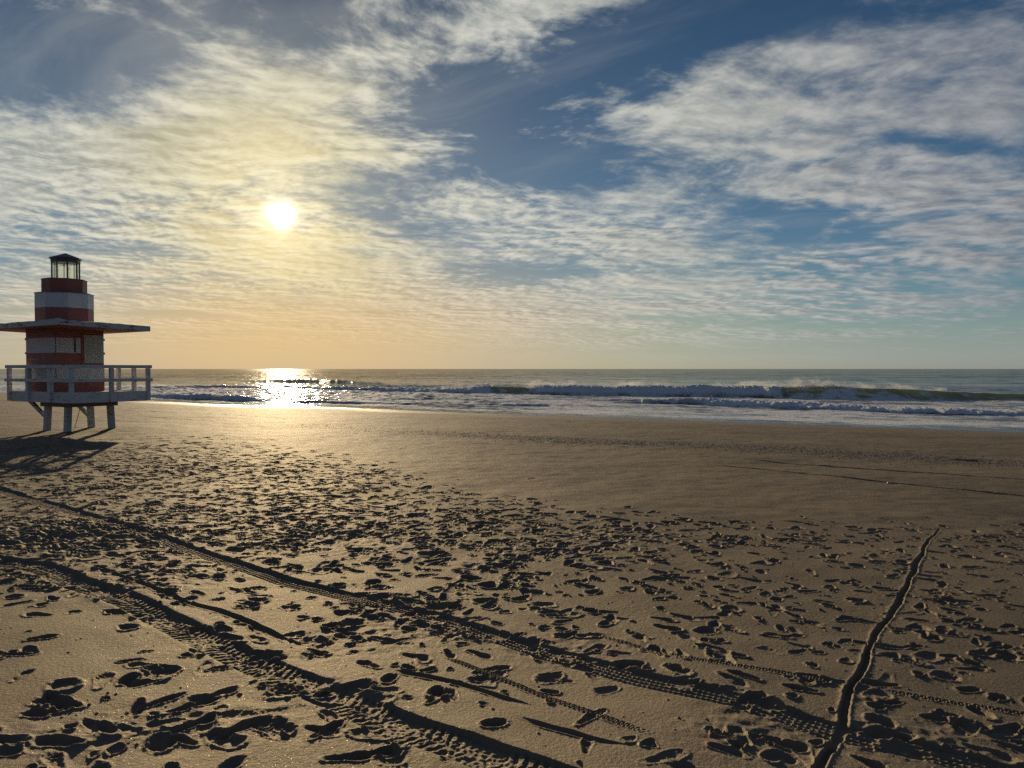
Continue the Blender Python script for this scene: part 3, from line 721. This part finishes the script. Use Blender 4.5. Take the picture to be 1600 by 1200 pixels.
def build_spray():
    """spindrift torn off the main breaker by the land wind"""
    m = bpy.data.materials.new("spray"); m.use_nodes = True; T = NT(m.node_tree)
    tr = T.n('ShaderNodeBsdfTranslucent'); tr.inputs['Color'].default_value = (0.9, 0.9, 0.9, 1)
    df = T.n('ShaderNodeBsdfDiffuse'); df.inputs['Color'].default_value = (0.85, 0.86, 0.88, 1)
    mx = T.n('ShaderNodeMixShader'); mx.inputs[0].default_value = 0.4; T.link(tr.outputs[0], mx.inputs[1]); T.link(df.outputs[0], mx.inputs[2])
    out = T.n('ShaderNodeOutputMaterial'); T.link(mx.outputs[0], out.inputs['Surface'])
    g = np.random.default_rng(5)
    pts = []
    for (wv, a, b, hgt, n) in [(WAVES[6], 1060, 1640, 0.12, 9000), (WAVES[6], 900, 1100, 0.08, 1500), (WAVES[0], 420, 770, 0.12, 3000), (WAVES[4], 200, 420, 0.10, 1500)] + [(WAVES[0],) + q for q in ((770, 900, 0.50, 14300), (840, 1060, 0.45, 18700), (980, 1230, 0.34, 13200), (1205, 1330, 0.75, 22000), (1290, 1370, 0.40, 5500), (1395, 1460, 0.22, 1760), (700, 770, 0.2, 1980), (1240, 1330, 0.5, 9900))]:
        px = g.uniform(a, b, n); px = px * 0.8 + 0.2 * (a + (b - a) * g.beta(2, 2, n))
        Yb, h = wave_rows(wv, px)
        clump = 0.45 + 0.9 * np.clip(vnoise(px / 14.0, px * 0, 7) + 0.3 * vnoise(px / 5.0, px * 0, 8), -0.4, 1)
        up = np.abs(g.normal(0, 1, n)) * hgt * 0.5 * clump
        Y = Yb + wv['wf'] + 0.2 + up * 1.6 + g.normal(0, 0.35, n)
        pts.append(np.stack([(px - 800) / FPX * Y, Y, SEA + h * 0.97 + up], 1))
    P = np.vstack(pts); P = P[g.random(len(P)) < 0.30]; n = len(P)
    tet = np.array([[1, 1, 1], [1, -1, -1], [-1, 1, -1], [-1, -1, 1]]) * 0.6
    sz = g.uniform(0.008, 0.019, n)
    A = g.normal(size=(n, 4)); A /= np.linalg.norm(A, axis=1, keepdims=True); w_, a_, b_, c_ = A.T
    Rm = np.stack([1 - 2 * (b_ ** 2 + c_ ** 2), 2 * (a_ * b_ - c_ * w_), 2 * (a_ * c_ + b_ * w_), 2 * (a_ * b_ + c_ * w_), 1 - 2 * (a_ ** 2 + c_ ** 2), 2 * (b_ * c_ - a_ * w_), 2 * (a_ * c_ - b_ * w_), 2 * (b_ * c_ + a_ * w_), 1 - 2 * (a_ ** 2 + b_ ** 2)], -1).reshape(n, 3, 3)
    co = (np.einsum('nij,kj->nki', Rm, tet) * sz[:, None, None] + P[:, None, :]).reshape(-1, 3)
    fc = (np.array([[0, 1, 2], [0, 3, 1], [0, 2, 3], [1, 3, 2]])[None] + np.arange(n)[:, None, None] * 4).reshape(-1)
    me = bpy.data.meshes.new("sea_spray")
    me.vertices.add(len(co)); me.vertices.foreach_set("co", co.ravel().astype(np.float32))
    me.loops.add(len(fc)); me.loops.foreach_set("vertex_index", fc.astype(np.int32))
    me.polygons.add(len(fc) // 3); me.polygons.foreach_set("loop_start", np.arange(0, len(fc), 3, dtype=np.int32))
    me.update(calc_edges=True); me.materials.append(m)
    o = bpy.data.objects.new("sea_spray", me); COL.objects.link(o)
    o["kind"] = "stuff"; o["label"] = "white backlit spray blowing off the crest of the breaking wave"; o["category"] = "spray"
    return o


def build_mist():
    """fine wind-blown mist standing over the breaking crest: a closed ribbon of scattering air"""
    m = bpy.data.materials.new("spindrift"); m.use_nodes = True; T = NT(m.node_tree)
    pos = T.n('ShaderNodeNewGeometry').outputs['Position']; px, py, pz = T.sep(pos)
    n = T.noise(T.xyz(px, py, T.m('MULTIPLY', pz, 1.6)), 0.9, 5.0, 0.62, 0.4); n2 = T.noise(pos, 0.22, 2.0)
    zt = T.ss(pz, SEA + 0.75, SEA + 2.2)
    dn = T.ss(T.m('ADD', n, T.m('SUBTRACT', T.m('MULTIPLY', T.m('SUBTRACT', n2, 0.5), 0.9), T.m('MULTIPLY', zt, 0.34))), 0.42, 0.72)
    v = T.n('ShaderNodeVolumePrincipled'); v.inputs['Color'].default_value = (0.97, 0.96, 0.93, 1); v.inputs['Anisotropy'].default_value = 0.25
    T.put(v.inputs['Density'], T.m('MULTIPLY', dn, 0.60))
    out = T.n('ShaderNodeOutputMaterial'); T.link(v.outputs[0], out.inputs['Volume'])
    px = np.linspace(690, 1480, 90); wv = WAVES[0]; Yb, h = wave_rows(wv, px)
    top = np.interp(px, [690, 740, 800, 860, 920, 980, 1020, 1080, 1150, 1200, 1240, 1290, 1330, 1380, 1420, 1480], [.1, .35, .6, .62, .5, .6, .55, .4, .35, .6, 1.0, 1.05, .8, .5, .3, .1])
    mb = MB(); vs = []
    for p, Y, hh, tp in zip(px, Yb, h, top):
        z0 = SEA + max(hh, 0.1) * 0.80; u = (p - 800) / FPX
        for dy, dz in ((wv['wf'] - 0.25, 0.0), (wv['wf'] + 0.1, 0.45 * tp + 0.2), (wv['wf'] + 0.8, tp + 0.25), (wv['wf'] + 1.9, 0.9 * tp + 0.2), (wv['wf'] + 2.6, 0.1), (wv['wf'] + 1.0, -0.15)):
            vs.append((u * (Y + dy), Y + dy, z0 + dz))
    k = 6; N = len(px); fs = [(i * k + a, i * k + (a + 1) % k, (i + 1) * k + (a + 1) % k, (i + 1) * k + a) for i in range(N - 1) for a in range(k)]
    fs += [tuple(range(k))[::-1], tuple((N - 1) * k + a for a in range(k))]
    o = mb.add(vs, [q[::-1] for q in fs]).build("spindrift_mist", m)
    o["kind"] = "stuff"; o["label"] = "thin bright mist hanging over the crest of the breaking wave"; o["category"] = "mist"

# ------------------------------------------------------------------ lifeguard tower
def paint(name, col, rough=0.6, dirt=0.35, chip=0.0, chipcol=(0.10, 0.10, 0.09, 1)):
    m = bpy.data.materials.new(name); m.use_nodes = True; T = NT(m.node_tree)
    tc = T.n('ShaderNodeTexCoord').outputs['Object']
    x, y, z = T.sep(tc)
    st = T.noise(T.xyz(T.m('MULTIPLY', x, 9.0), T.m('MULTIPLY', y, 9.0), T.m('MULTIPLY', z, 1.2)), 1.0, 4.0, 0.6)
    gr = T.noise(tc, 3.0, 5.0, 0.65)
    c = T.mix(T.m('MULTIPLY', T.ss(T.m('ADD', T.m('MULTIPLY', st, 0.5), T.m('MULTIPLY', gr, 0.5)), 0.45, 0.72), dirt), col, (col[0] * 0.55, col[1] * 0.52, col[2] * 0.46, 1))
    if chip:
        cz = T.noise(T.xyz(T.m('MULTIPLY', x, 2.2), T.m('MULTIPLY', y, 2.2), T.m('MULTIPLY', z, 9.0)), 2.0, 6.0, 0.7)
        c = T.mix(T.ss(cz, 0.68 - 0.12 * chip, 0.72 - 0.12 * chip), c, chipcol)
    bs = T.n('ShaderNodeBsdfPrincipled'); T.put(bs.inputs['Base Color'], c); bs.inputs['Roughness'].default_value = rough
    b = T.n('ShaderNodeBump'); b.inputs['Strength'].default_value = 0.35; b.inputs['Distance'].default_value = 0.02
    T.put(b.inputs['Height'], T.noise(T.xyz(T.m('MULTIPLY', x, 3.0), T.m('MULTIPLY', y, 3.0), z), 14.0, 4.0, 0.6)); T.link(b.outputs[0], bs.inputs['Normal'])
    out = T.n('ShaderNodeOutputMaterial'); T.link(bs.outputs[0], out.inputs['Surface'])
    return m


def pane_material():
    m = bpy.data.materials.new("salted_glass"); m.use_nodes = True; T = NT(m.node_tree)
    tc = T.n('ShaderNodeTexCoord').outputs['Object']; x, y, z = T.sep(tc)
    st = T.noise(T.xyz(T.m('MULTIPLY', x, 14.0), T.m('MULTIPLY', y, 14.0), T.m('MULTIPLY', z, 1.0)), 1.0, 5.0, 0.65)
    tp = T.n('ShaderNodeBsdfTransparent'); tp.inputs['Color'].default_value = (0.94, 0.95, 0.90, 1)
    tl = T.n('ShaderNodeBsdfTranslucent'); tl.inputs['Color'].default_value = (0.74, 0.84, 0.95, 1)
    gl = T.n('ShaderNodeBsdfGlossy'); gl.inputs['Roughness'].default_value = 0.08
    a = T.n('ShaderNodeMixShader'); T.put(a.inputs[0], T.lr(st, 0.25, 0.8, 0.14, 0.46)); T.link(tp.outputs[0], a.inputs[1]); T.link(tl.outputs[0], a.inputs[2])
    b = T.n('ShaderNodeMixShader'); b.inputs[0].default_value = 0.05; T.link(a.outputs[0], b.inputs[1]); T.link(gl.outputs[0], b.inputs[2])
    out = T.n('ShaderNodeOutputMaterial'); T.link(b.outputs[0], out.inputs['Surface'])
    return m


class MB:
    """collects boxes, bars and prisms into one mesh"""
    def __init__(self): self.v, self.f, self.mi = [], [], []
    def add(self, vs, fs, mi=0):
        o = len(self.v); self.v += [tuple(p) for p in vs]; self.f += [tuple(i + o for i in q) for q in fs]; self.mi += [mi] * len(fs); return self
    def box(self, x0, x1, y0, y1, z0, z1, mi=0):
        return self.add([(x, y, z) for z in (z0, z1) for x, y in ((x0, y0), (x1, y0), (x1, y1), (x0, y1))],
                        [(3, 2, 1, 0), (4, 5, 6, 7), (0, 1, 5, 4), (1, 2, 6, 5), (2, 3, 7, 6), (3, 0, 4, 7)], mi)
    def bar(self, p, q, w, h, mi=0):
        p, q = mathutils.Vector(p), mathutils.Vector(q); d = (q - p).normalized()
        up = mathutils.Vector((0, 0, 1)) if abs(d.z) < 0.9 else mathutils.Vector((1, 0, 0))
        a = d.cross(up).normalized() * w / 2; b = a.cross(d).normalized() * h / 2
        vs = [e + sa * a + sb * b for e in (p, q) for sa, sb in ((-1, -1), (1, -1), (1, 1), (-1, 1))]
        return self.add(vs, [(3, 2, 1, 0), (4, 5, 6, 7), (0, 1, 5, 4), (1, 2, 6, 5), (2, 3, 7, 6), (3, 0, 4, 7)], mi)
    def prism(self, ring, levels, mis, cap=True):
        """stack of rings: levels = [(z, scale)], one material per storey"""
        n = len(ring); vs = [(x * s, y * s, z) for z, s in levels for x, y in ring]
        for k in range(len(levels) - 1):
            self.add([vs[k * n + i] for i in range(n)] + [vs[(k + 1) * n + i] for i in range(n)], [(i, (i + 1) % n, n + (i + 1) % n, n + i) for i in range(n)], mis[k])
        if cap:
            self.add(vs[-n:], [tuple(range(n))], mis[-1]); self.add(vs[:n], [tuple(range(n))[::-1]], mis[0])
        return self
    def tube(self, pts, r, n=6, mi=0):
        rings = []
        for k, p in enumerate(pts):
            p = mathutils.Vector(p); d = (mathutils.Vector(pts[min(k + 1, len(pts) - 1)]) - mathutils.Vector(pts[max(k - 1, 0)])).normalized()
            a = d.cross(mathutils.Vector((0.3, 1, 0.2))).normalized(); b = d.cross(a)
            rings += [p + r * (a * cos(2 * pi * i / n) + b * sin(2 * pi * i / n)) for i in range(n)]
        return self.add(rings, [(k * n + i, k * n + (i + 1) % n, (k + 1) * n + (i + 1) % n, (k + 1) * n + i) for k in range(len(pts) - 1) for i in range(n)], mi)
    def build(self, name, mats, parent=None, bevel=0.0, off=(0, 0, 0), label=None):
        me = bpy.data.meshes.new(name); me.from_pydata([tuple(a + b for a, b in zip(p, off)) for p in self.v], [], self.f)
        for m in (mats if isinstance(mats, (list, tuple)) else [mats]): me.materials.append(m)
        me.polygons.foreach_set("material_index", self.mi); me.update()
        o = bpy.data.objects.new(name, me); COL.objects.link(o)
        if parent: o.parent = parent
        if bevel:
            b = o.modifiers.new("bevel", 'BEVEL'); b.width = bevel; b.segments = 2; b.limit_method = 'ANGLE'
        if label: o["label"] = label
        return o


def build_tower():
    WHITE = paint("white_paint", (0.70, 0.72, 0.72, 1), 0.55, 0.35, 0.35)
    RAILW = paint("railing_white_paint", (0.68, 0.70, 0.70, 1), 0.6, 0.45, 0.8, (0.16, 0.14, 0.11, 1))
    RED = paint("red_paint", (0.38, 0.120, 0.095, 1), 0.55, 0.35, 0.15)
    GREY = paint("grey_green_board", (0.50, 0.55, 0.49, 1), 0.7, 0.3)
    UNDER = paint("soffit_red_brown", (0.34, 0.13, 0.10, 1), 0.7, 0.3)
    DARKROOF = paint("dark_roof_paint", (0.10, 0.12, 0.13, 1), 0.5, 0.3)
    FRAME = paint("dark_lantern_frame", (0.07, 0.075, 0.075, 1), 0.5, 0.2)
    WOOD = paint("weathered_timber", (0.30, 0.28, 0.25, 1), 0.8, 0.5, 0.4)
    LEGW = paint("leg_white_paint", (0.62, 0.65, 0.66, 1), 0.6, 0.5, 0.9, (0.20, 0.17, 0.13, 1))
    IRON = paint("dark_iron", (0.05, 0.05, 0.05, 1), 0.5, 0.2)
    INK = paint("pale_lettering", (0.70, 0.68, 0.66, 1), 0.6, 0.2)
    ox, oy = -12.46, 21.30
    t = bpy.data.objects.new("lifeguard_tower", None); COL.objects.link(t)
    t.location = (ox, oy, 0.0); t.rotation_euler = (0, 0, radians(60))     # local x points out to sea, local y along the shore
    t["label"] = "red and white banded lighthouse-shaped lifeguard tower with railed deck on stilts"; t["category"] = "lifeguard tower"

    # stilts and under-frame
    for sx in (-1, 1):
        for sy in (-1, 1):
            MB().bar((sx * 0.655, sy * 0.515, -0.35), (sx * 0.60, sy * 0.505, 0.70), 0.15, 0.15).build("leg", LEGW, t, 0.008)
        MB().bar((sx * 0.60, 0.57, 0.36), (sx * 0.60, 1.44, 0.825), 0.09, 0.10).build("brace", LEGW, t, 0.006)
        MB().box(sx * 0.67 - 0.04, sx * 0.67 + 0.04, -0.71, 0.71, 0.69, 0.828).build("floor_beam", WOOD, t, 0.005)
        MB().box(-0.628, 0.628, sx * 0.67 - 0.04, sx * 0.67 + 0.04, 0.692, 0.826).build("floor_beam", WOOD, t, 0.005)
    # deck boards, skirt
    dk = MB(); y = -1.51
    while y < 1.49:
        dk.box(-1.01, 1.01, y, min(y + 0.132, 1.49), 1.075, 1.105); y += 0.14
    for x in (-0.90, -0.32, 0.32, 0.90): dk.box(x - 0.025, x + 0.025, -1.47, 1.47, 0.90, 1.073)
    dk.build("deck", WOOD, t)
    for sx in (-1, 1):
        MB().box(sx * 1.05 - 0.02, sx * 1.05 + 0.02, -1.55, 1.55, 0.83, 1.125).build("skirt_board", RAILW, t, 0.005)
        MB().box(-1.028, 1.028, sx * 1.53 - 0.02, sx * 1.53 + 0.02, 0.832, 1.123).build("skirt_board", RAILW, t, 0.005)
    # railing
    posts = [(-1.075, -1.555), (-1.075, -0.55), (-1.075, 0.55), (-1.075, 1.555), (0.0, -1.555), (1.075, -1.555), (1.075, -0.89), (1.075, -0.14), (1.075, 0.70), (1.075, 1.555), (0.0, 1.555)]
    for i, (x, y) in enumerate(posts):
        w = 0.06 if i in (1, 2) else 0.05
        dxx = 0.0 if abs(x) < 0.5 else math.copysign(0.02, x); dyy = math.copysign(0.02, y) if abs(y) > 1.6 else 0.0
        MB().box(x + dxx - w, x + dxx + w, y + dyy - w, y + dyy + w, 0.845, 1.768).build("railing_post", RAILW, t, 0.006)
    for sx in (-1, 1):
        MB().box(sx * 1.095 - 0.075, sx * 1.095 + 0.075, -1.645, 1.645, 1.770, 1.862).build("top_rail", RAILW, t, 0.008)
        MB().box(-1.018, 1.018, sx * 1.575 - 0.075, sx * 1.575 + 0.075, 1.772, 1.860).build("top_rail", RAILW, t, 0.008)
        MB().box(sx * 1.163 - 0.02, sx * 1.163 + 0.02, -1.66, 1.66, 1.395, 1.480).build("mid_rail", RAILW, t, 0.006)
        MB().box(-1.142, 1.142, sx * 1.645 - 0.02, sx * 1.645 + 0.02, 1.397, 1.478).build("mid_rail", RAILW, t, 0.006)

    # the square hut with its painted bands
    cx, cy, hs = -0.16, 0.40, 0.707
    sq = [(-hs, -hs), (hs, -hs), (hs, hs), (-hs, hs)]
    hut = MB().prism(sq, [(1.107, 1), (1.46, 1), (1.85, 1), (2.20, 1), (2.62, 1), (2.90, 1)], [1, 0, 1, 0, 1]).build("hut_wall", [WHITE, RED], t, 0, (cx, cy, 0))
    x0, y0 = cx - hs, cy - hs
    MB().box(x0 + 0.75, x0 + 1.395, y0 - 0.018, y0 - 0.002, 1.853, 2.80).build("shutter_surround", RED, t)
    MB().box(x0 + 0.815, x0 + 1.385, y0 - 0.048, y0 - 0.020, 1.92, 2.72).build("shutter", GREY, t, 0.006, label="grey green boarded shutter")
    MB().box(x0 + 0.565, x0 + 0.600, y0 - 0.020, y0 - 0.002, 2.225, 2.60).build("window_slot", IRON, t)
    for z0, z1 in ((1.462, 1.848), (2.203, 2.617)):
        MB().box(x0 - 0.018, x0 - 0.002, y0 - 0.018, y0 + 0.055, z0, z1).box(x0 - 0.0015, x0 + 0.035, y0 - 0.0175, y0 - 0.002, z0, z1).build("corner_trim", WHITE, t)
        MB().box(x0 + 0.0355, x0 + 0.058, y0 - 0.012, y0 - 0.002, z0, z1).build("trim_shade_strip", IRON, t)  # dark strip standing in for the shade beside the corner trim
    for z in (2.20, 2.60):
        MB().box(x0 - 0.014, x0 + 0.02, cy + hs + 0.002, cy + hs + 0.03, z - 0.03, z + 0.03).build("hinge", IRON, t)
        MB().box(cx + hs + 0.002, cx + hs + 0.028, y0 - 0.014, y0 + 0.02, z - 0.03, z + 0.03).build("hinge", IRON, t)
    for txt, f0, hgt in (("Be Sponsor", 0.15, 0.075), ("95", 0.60, 0.10)):
        cu = bpy.data.curves.new("lettering", 'FONT'); cu.body = txt; cu.size = hgt * 1.35; cu.extrude = 0.002
        to = bpy.data.objects.new("lettering_curve", cu); COL.objects.link(to)
        me = bpy.data.meshes.new_from_object(to.evaluated_get(bpy.context.evaluated_depsgraph_get()))
        bpy.data.objects.remove(to)
        me.materials.clear(); me.materials.append(INK)
        lo = bpy.data.objects.new("lettering", me); COL.objects.link(lo); lo.parent = t
        lo.rotation_euler = mathutils.Matrix(((0, 0, -1), (-1, 0, 0), (0, 1, 0))).to_euler()
        lo.location = (x0 - 0.006, cy + hs - 2 * hs * f0, 2.03 - hgt / 2)

    # flat roof: a slab that leans a little seaward
    a, b = 1.30, 2.02; n = 14
    zb = lambda x, y: 2.905 - 0.065 * (x + a) / (2 * a) - 0.035 * (y + b) / (2 * b)
    g = np.random.default_rng(3)
    ring = [(-a + 2 * a * i / n, -b) for i in range(n)] + [(a, -b + 2 * b * i / n) for i in range(n)] + [(a - 2 * a * i / n, b) for i in range(n)] + [(-a, b - 2 * b * i / n) for i in range(n)]
    lo = [(x, y, zb(x, y)) for x, y in ring]; hi = [(x, y, zb(x, y) + 0.145 + 0.012 * g.normal() * (g.random() < 0.5)) for x, y in ring]; N = len(ring)
    MB().add(lo + hi, [(i, (i + 1) % N, N + (i + 1) % N, N + i) for i in range(N)], 0).add(hi, [tuple(range(N))], 0).add(lo, [tuple(range(N))[::-1]], 1) \
        .build("roof", [paint("fascia_paint", (0.62, 0.65, 0.65, 1), 0.6, 0.5, 1.1), UNDER], t, 0, (cx, cy, 0))
    # stepped octagonal top
    oc = lambda r, n=8: [(r * cos(radians(-22.5 + 45 * i)), r * sin(radians(-22.5 + 45 * i))) for i in range(n)]
    MB().prism(oc(0.736), [(2.97, 1), (3.48, 1), (3.895, 1)], [1, 0]).build("lower_drum", [WHITE, RED], t, 0, (cx, cy, 0))
    MB().prism(oc(0.750), [(3.895, 1), (3.912, 1)], [0]).build("drum_ledge", DARKROOF, t, 0, (cx, cy, 0))
    MB().prism(oc(0.571), [(3.912, 1), (4.297, 1)], [0]).build("upper_drum", RED, t, 0, (cx, cy, 0))
    MB().prism(oc(0.584), [(4.297, 1), (4.313, 1)], [0]).build("drum_ledge", DARKROOF, t, 0, (cx, cy, 0))
    lx, ly = cx + 0.03, cy - 0.015
    pr_ = oc(0.345); PANE = pane_material()
    for i in range(8):
        p, q = pr_[i], pr_[(i + 1) % 8]
        MB().bar((p[0], p[1], 4.313), (p[0], p[1], 4.845), 0.030, 0.030).build("lantern_post", FRAME, t, 0, (lx, ly, 0))
        e = 0.07; pp = [p[k] + (q[k] - p[k]) * e for k in (0, 1)]; qq = [q[k] + (p[k] - q[k]) * e for k in (0, 1)]
        MB().bar((pp[0], pp[1], 4.58), (qq[0], qq[1], 4.58), 0.008, 0.525).build("lantern_pane", PANE, t, 0, (lx, ly, 0))
    lr_ = MB().prism(oc(1.0), [(4.80, 0.372), (4.885, 0.378), (4.905, 0.415), (4.935, 0.415)], [0, 0, 0])
    v0 = oc(0.415); lr_.add([(x, y, 4.9355) for x, y in v0] + [(0, 0, 5.085)], [(i, (i + 1) % 8, 8) for i in range(8)], 0)
    lr_.build("lantern_roof", DARKROOF, t, 0, (lx, ly, 0))
    MB().tube([(0.45, 0.75, 0.84), (0.44, 0.76, 0.55), (0.38, 0.80, 0.25), (0.33, 0.82, 0.05), (0.30, 0.83, -0.1)], 0.009).build("cable", IRON, t)
    return t


# ------------------------------------------------------------------ shells
def height_sampler(mesh_obj, pts):
    """sand height at a few places, read off the finished beach"""
    n = len(mesh_obj.data.vertices); co = np.empty(n * 3, np.float32); mesh_obj.data.vertices.foreach_get("co", co); co = co.reshape(-1, 3)
    out = []
    for x, y in pts:
        k = int(np.argmin((co[:, 0] - x) ** 2 + (co[:, 1] - y) ** 2)); out.append(float(co[k, 2]))
    return out


def shell_material(name, a, b):
    m = bpy.data.materials.new(name); m.use_nodes = True; T = NT(m.node_tree)
    tc = T.n('ShaderNodeTexCoord').outputs['Object']
    c = T.mix(T.ss(T.noise(tc, 60.0, 4.0, 0.6), 0.35, 0.65), a, b)
    bs = T.n('ShaderNodeBsdfPrincipled'); T.put(bs.inputs['Base Color'], c); bs.inputs['Roughness'].default_value = 0.75; bs.inputs['Specular IOR Level'].default_value = 0.25
    out = T.n('ShaderNodeOutputMaterial'); T.link(bs.outputs[0], out.inputs['Surface'])
    return m


def build_shells():
    """clam valves lying half buried: a ribbed, domed fan with real thickness"""
    m = shell_material("shell_cream", (0.78, 0.70, 0.58, 1), (0.62, 0.50, 0.38, 1))
    spots = [((507, 1086), 0.040, 0.6, "cream clam shell half buried in the lower tyre rut, largest of the shells"),
             ((754, 977), 0.016, 2.0, "tiny white shell chip glinting in the upper tyre rut"),
             ((1391, 755), 0.045, 1.2, "pale shell lying on the smooth sand beside the faint far wheel lines"),
             ((133, 1112), 0.012, 0.2, "small pale shell fragment beside the deep footprint at lower left")]
    zs = height_sampler(beach, [ground_at(*p[0]) for p in spots])
    for (p, r, rot, label), z in zip(spots, zs):
        nu, nv = 22, 10; vs = []
        for layer in (0, 1):
            for i in range(nv + 1):
                for j in range(nu + 1):
                    t = i / nv; a = -1.15 + 2.3 * j / nu
                    rr = r * t * (1.0 + 0.03 * cos(j * pi)); zz = r * 0.62 * math.sqrt(max(0.0, 1 - (0.25 + 0.75 * t) ** 2)) + 0.02 * r * cos(j * pi) * t
                    vs.append((rr * sin(a) * 0.95, rr * cos(a), zz - layer * r * 0.06))
        N = (nu + 1) * (nv + 1); fs = []
        for i in range(nv):
            for j in range(nu):
                q = (i * (nu + 1) + j, i * (nu + 1) + j + 1, (i + 1) * (nu + 1) + j + 1, (i + 1) * (nu + 1) + j)
                fs.append(q); fs.append(tuple(k + N for k in q[::-1]))
        for j in range(nu):
            q = (nv * (nu + 1) + j, nv * (nu + 1) + j + 1); fs.append((q[0], q[1], q[1] + N, q[0] + N))
        o = MB().add(vs, fs).build("seashell", m)
        o.data.polygons.foreach_set("use_smooth", np.ones(len(o.data.polygons), bool))
        x, y = ground_at(*p); o.location = (x, y, z + r * 0.15); o.rotation_euler = (radians(-32), radians(10), rot)
        o["label"] = label; o["category"] = "seashell"; o["group"] = "shells lying on the sand"


def build_shell_hash():
    """the drift line of broken shell and pebbles above the wash"""
    m = shell_material("shell_hash", (0.30, 0.26, 0.23, 1), (0.13, 0.11, 0.105, 1))
    g = np.random.default_rng(8); n = 16000
    x = g.uniform(-9, 19, n); s = 16.8 + 0.8 * vnoise(x * 0.2, x * 0 + 2, 91) + g.normal(0, 0.85, n) * (0.6 + 0.6 * g.random(n))
    keep = g.random(n) < sstep(x, -9, 1); x, s = x[keep], s[keep]; n = len(x)
    y = 40.5 - 0.63 * x + 1.6 * np.sin(x * 0.11 + 0.8) + 0.5 * np.sin(x * 0.37) - 2.0 * np.exp(-((x - 3.5) / 8.0) ** 2) - 1.182 * s
    R0 = np.hypot(x, y); A0 = np.arctan2(x, y)
    nv = len(beach.data.vertices); co = np.empty(nv * 3, np.float32); beach.data.vertices.foreach_get("co", co); co = co.reshape(-1, 3)
    nt = GRID['nt']; ri = np.clip(np.searchsorted(GRID['R'], R0), 0, len(GRID['R']) - 1); ti = np.clip(np.searchsorted(GRID['TH'], A0), 0, nt - 1)
    z = co[ri * nt + ti, 2]
    r = g.uniform(0.004, 0.013, n) * np.where(g.random(n) < 0.06, 1.8, 1.0)
    base = np.array([[1, 0, 0], [0.3, 0.9, 0], [-0.8, 0.55, 0], [-0.8, -0.6, 0], [0.35, -0.9, 0], [0.1, 0.0, 0.75], [0, 0, -0.5]])
    fc0 = np.array([[i, (i + 1) % 5, 5] for i in range(5)] + [[(i + 1) % 5, i, 6] for i in range(5)])
    an = g.uniform(0, 2 * pi, n); c_, s_ = np.cos(an), np.sin(an)
    v = base[None] * (1 + 0.25 * g.normal(size=(n, 7, 1))) * r[:, None, None]
    co2 = np.stack([v[..., 0] * c_[:, None] - v[..., 1] * s_[:, None] + x[:, None], v[..., 0] * s_[:, None] + v[..., 1] * c_[:, None] + y[:, None], v[..., 2] + z[:, None] + 0.002], -1).reshape(-1, 3)
    fc = (fc0[None] + np.arange(n)[:, None, None] * 7).reshape(-1)
    me = bpy.data.meshes.new("shell_hash"); me.vertices.add(len(co2)); me.vertices.foreach_set("co", co2.ravel().astype(np.float32))
    me.loops.add(len(fc)); me.loops.foreach_set("vertex_index", fc.astype(np.int32))
    me.polygons.add(len(fc) // 3); me.polygons.foreach_set("loop_start", np.arange(0, len(fc), 3, dtype=np.int32)); me.update(calc_edges=True)
    me.materials.append(m)
    o = bpy.data.objects.new("shell_hash", me); COL.objects.link(o)
    o["kind"] = "stuff"; o["label"] = "dark drift line of broken shell and pebbles across the sand"; o["category"] = "shell hash"


beach = build_beach()
sea = build_sea()
spray = build_spray()
mist = build_mist()
tower = build_tower()
build_shells()
build_shell_hash()
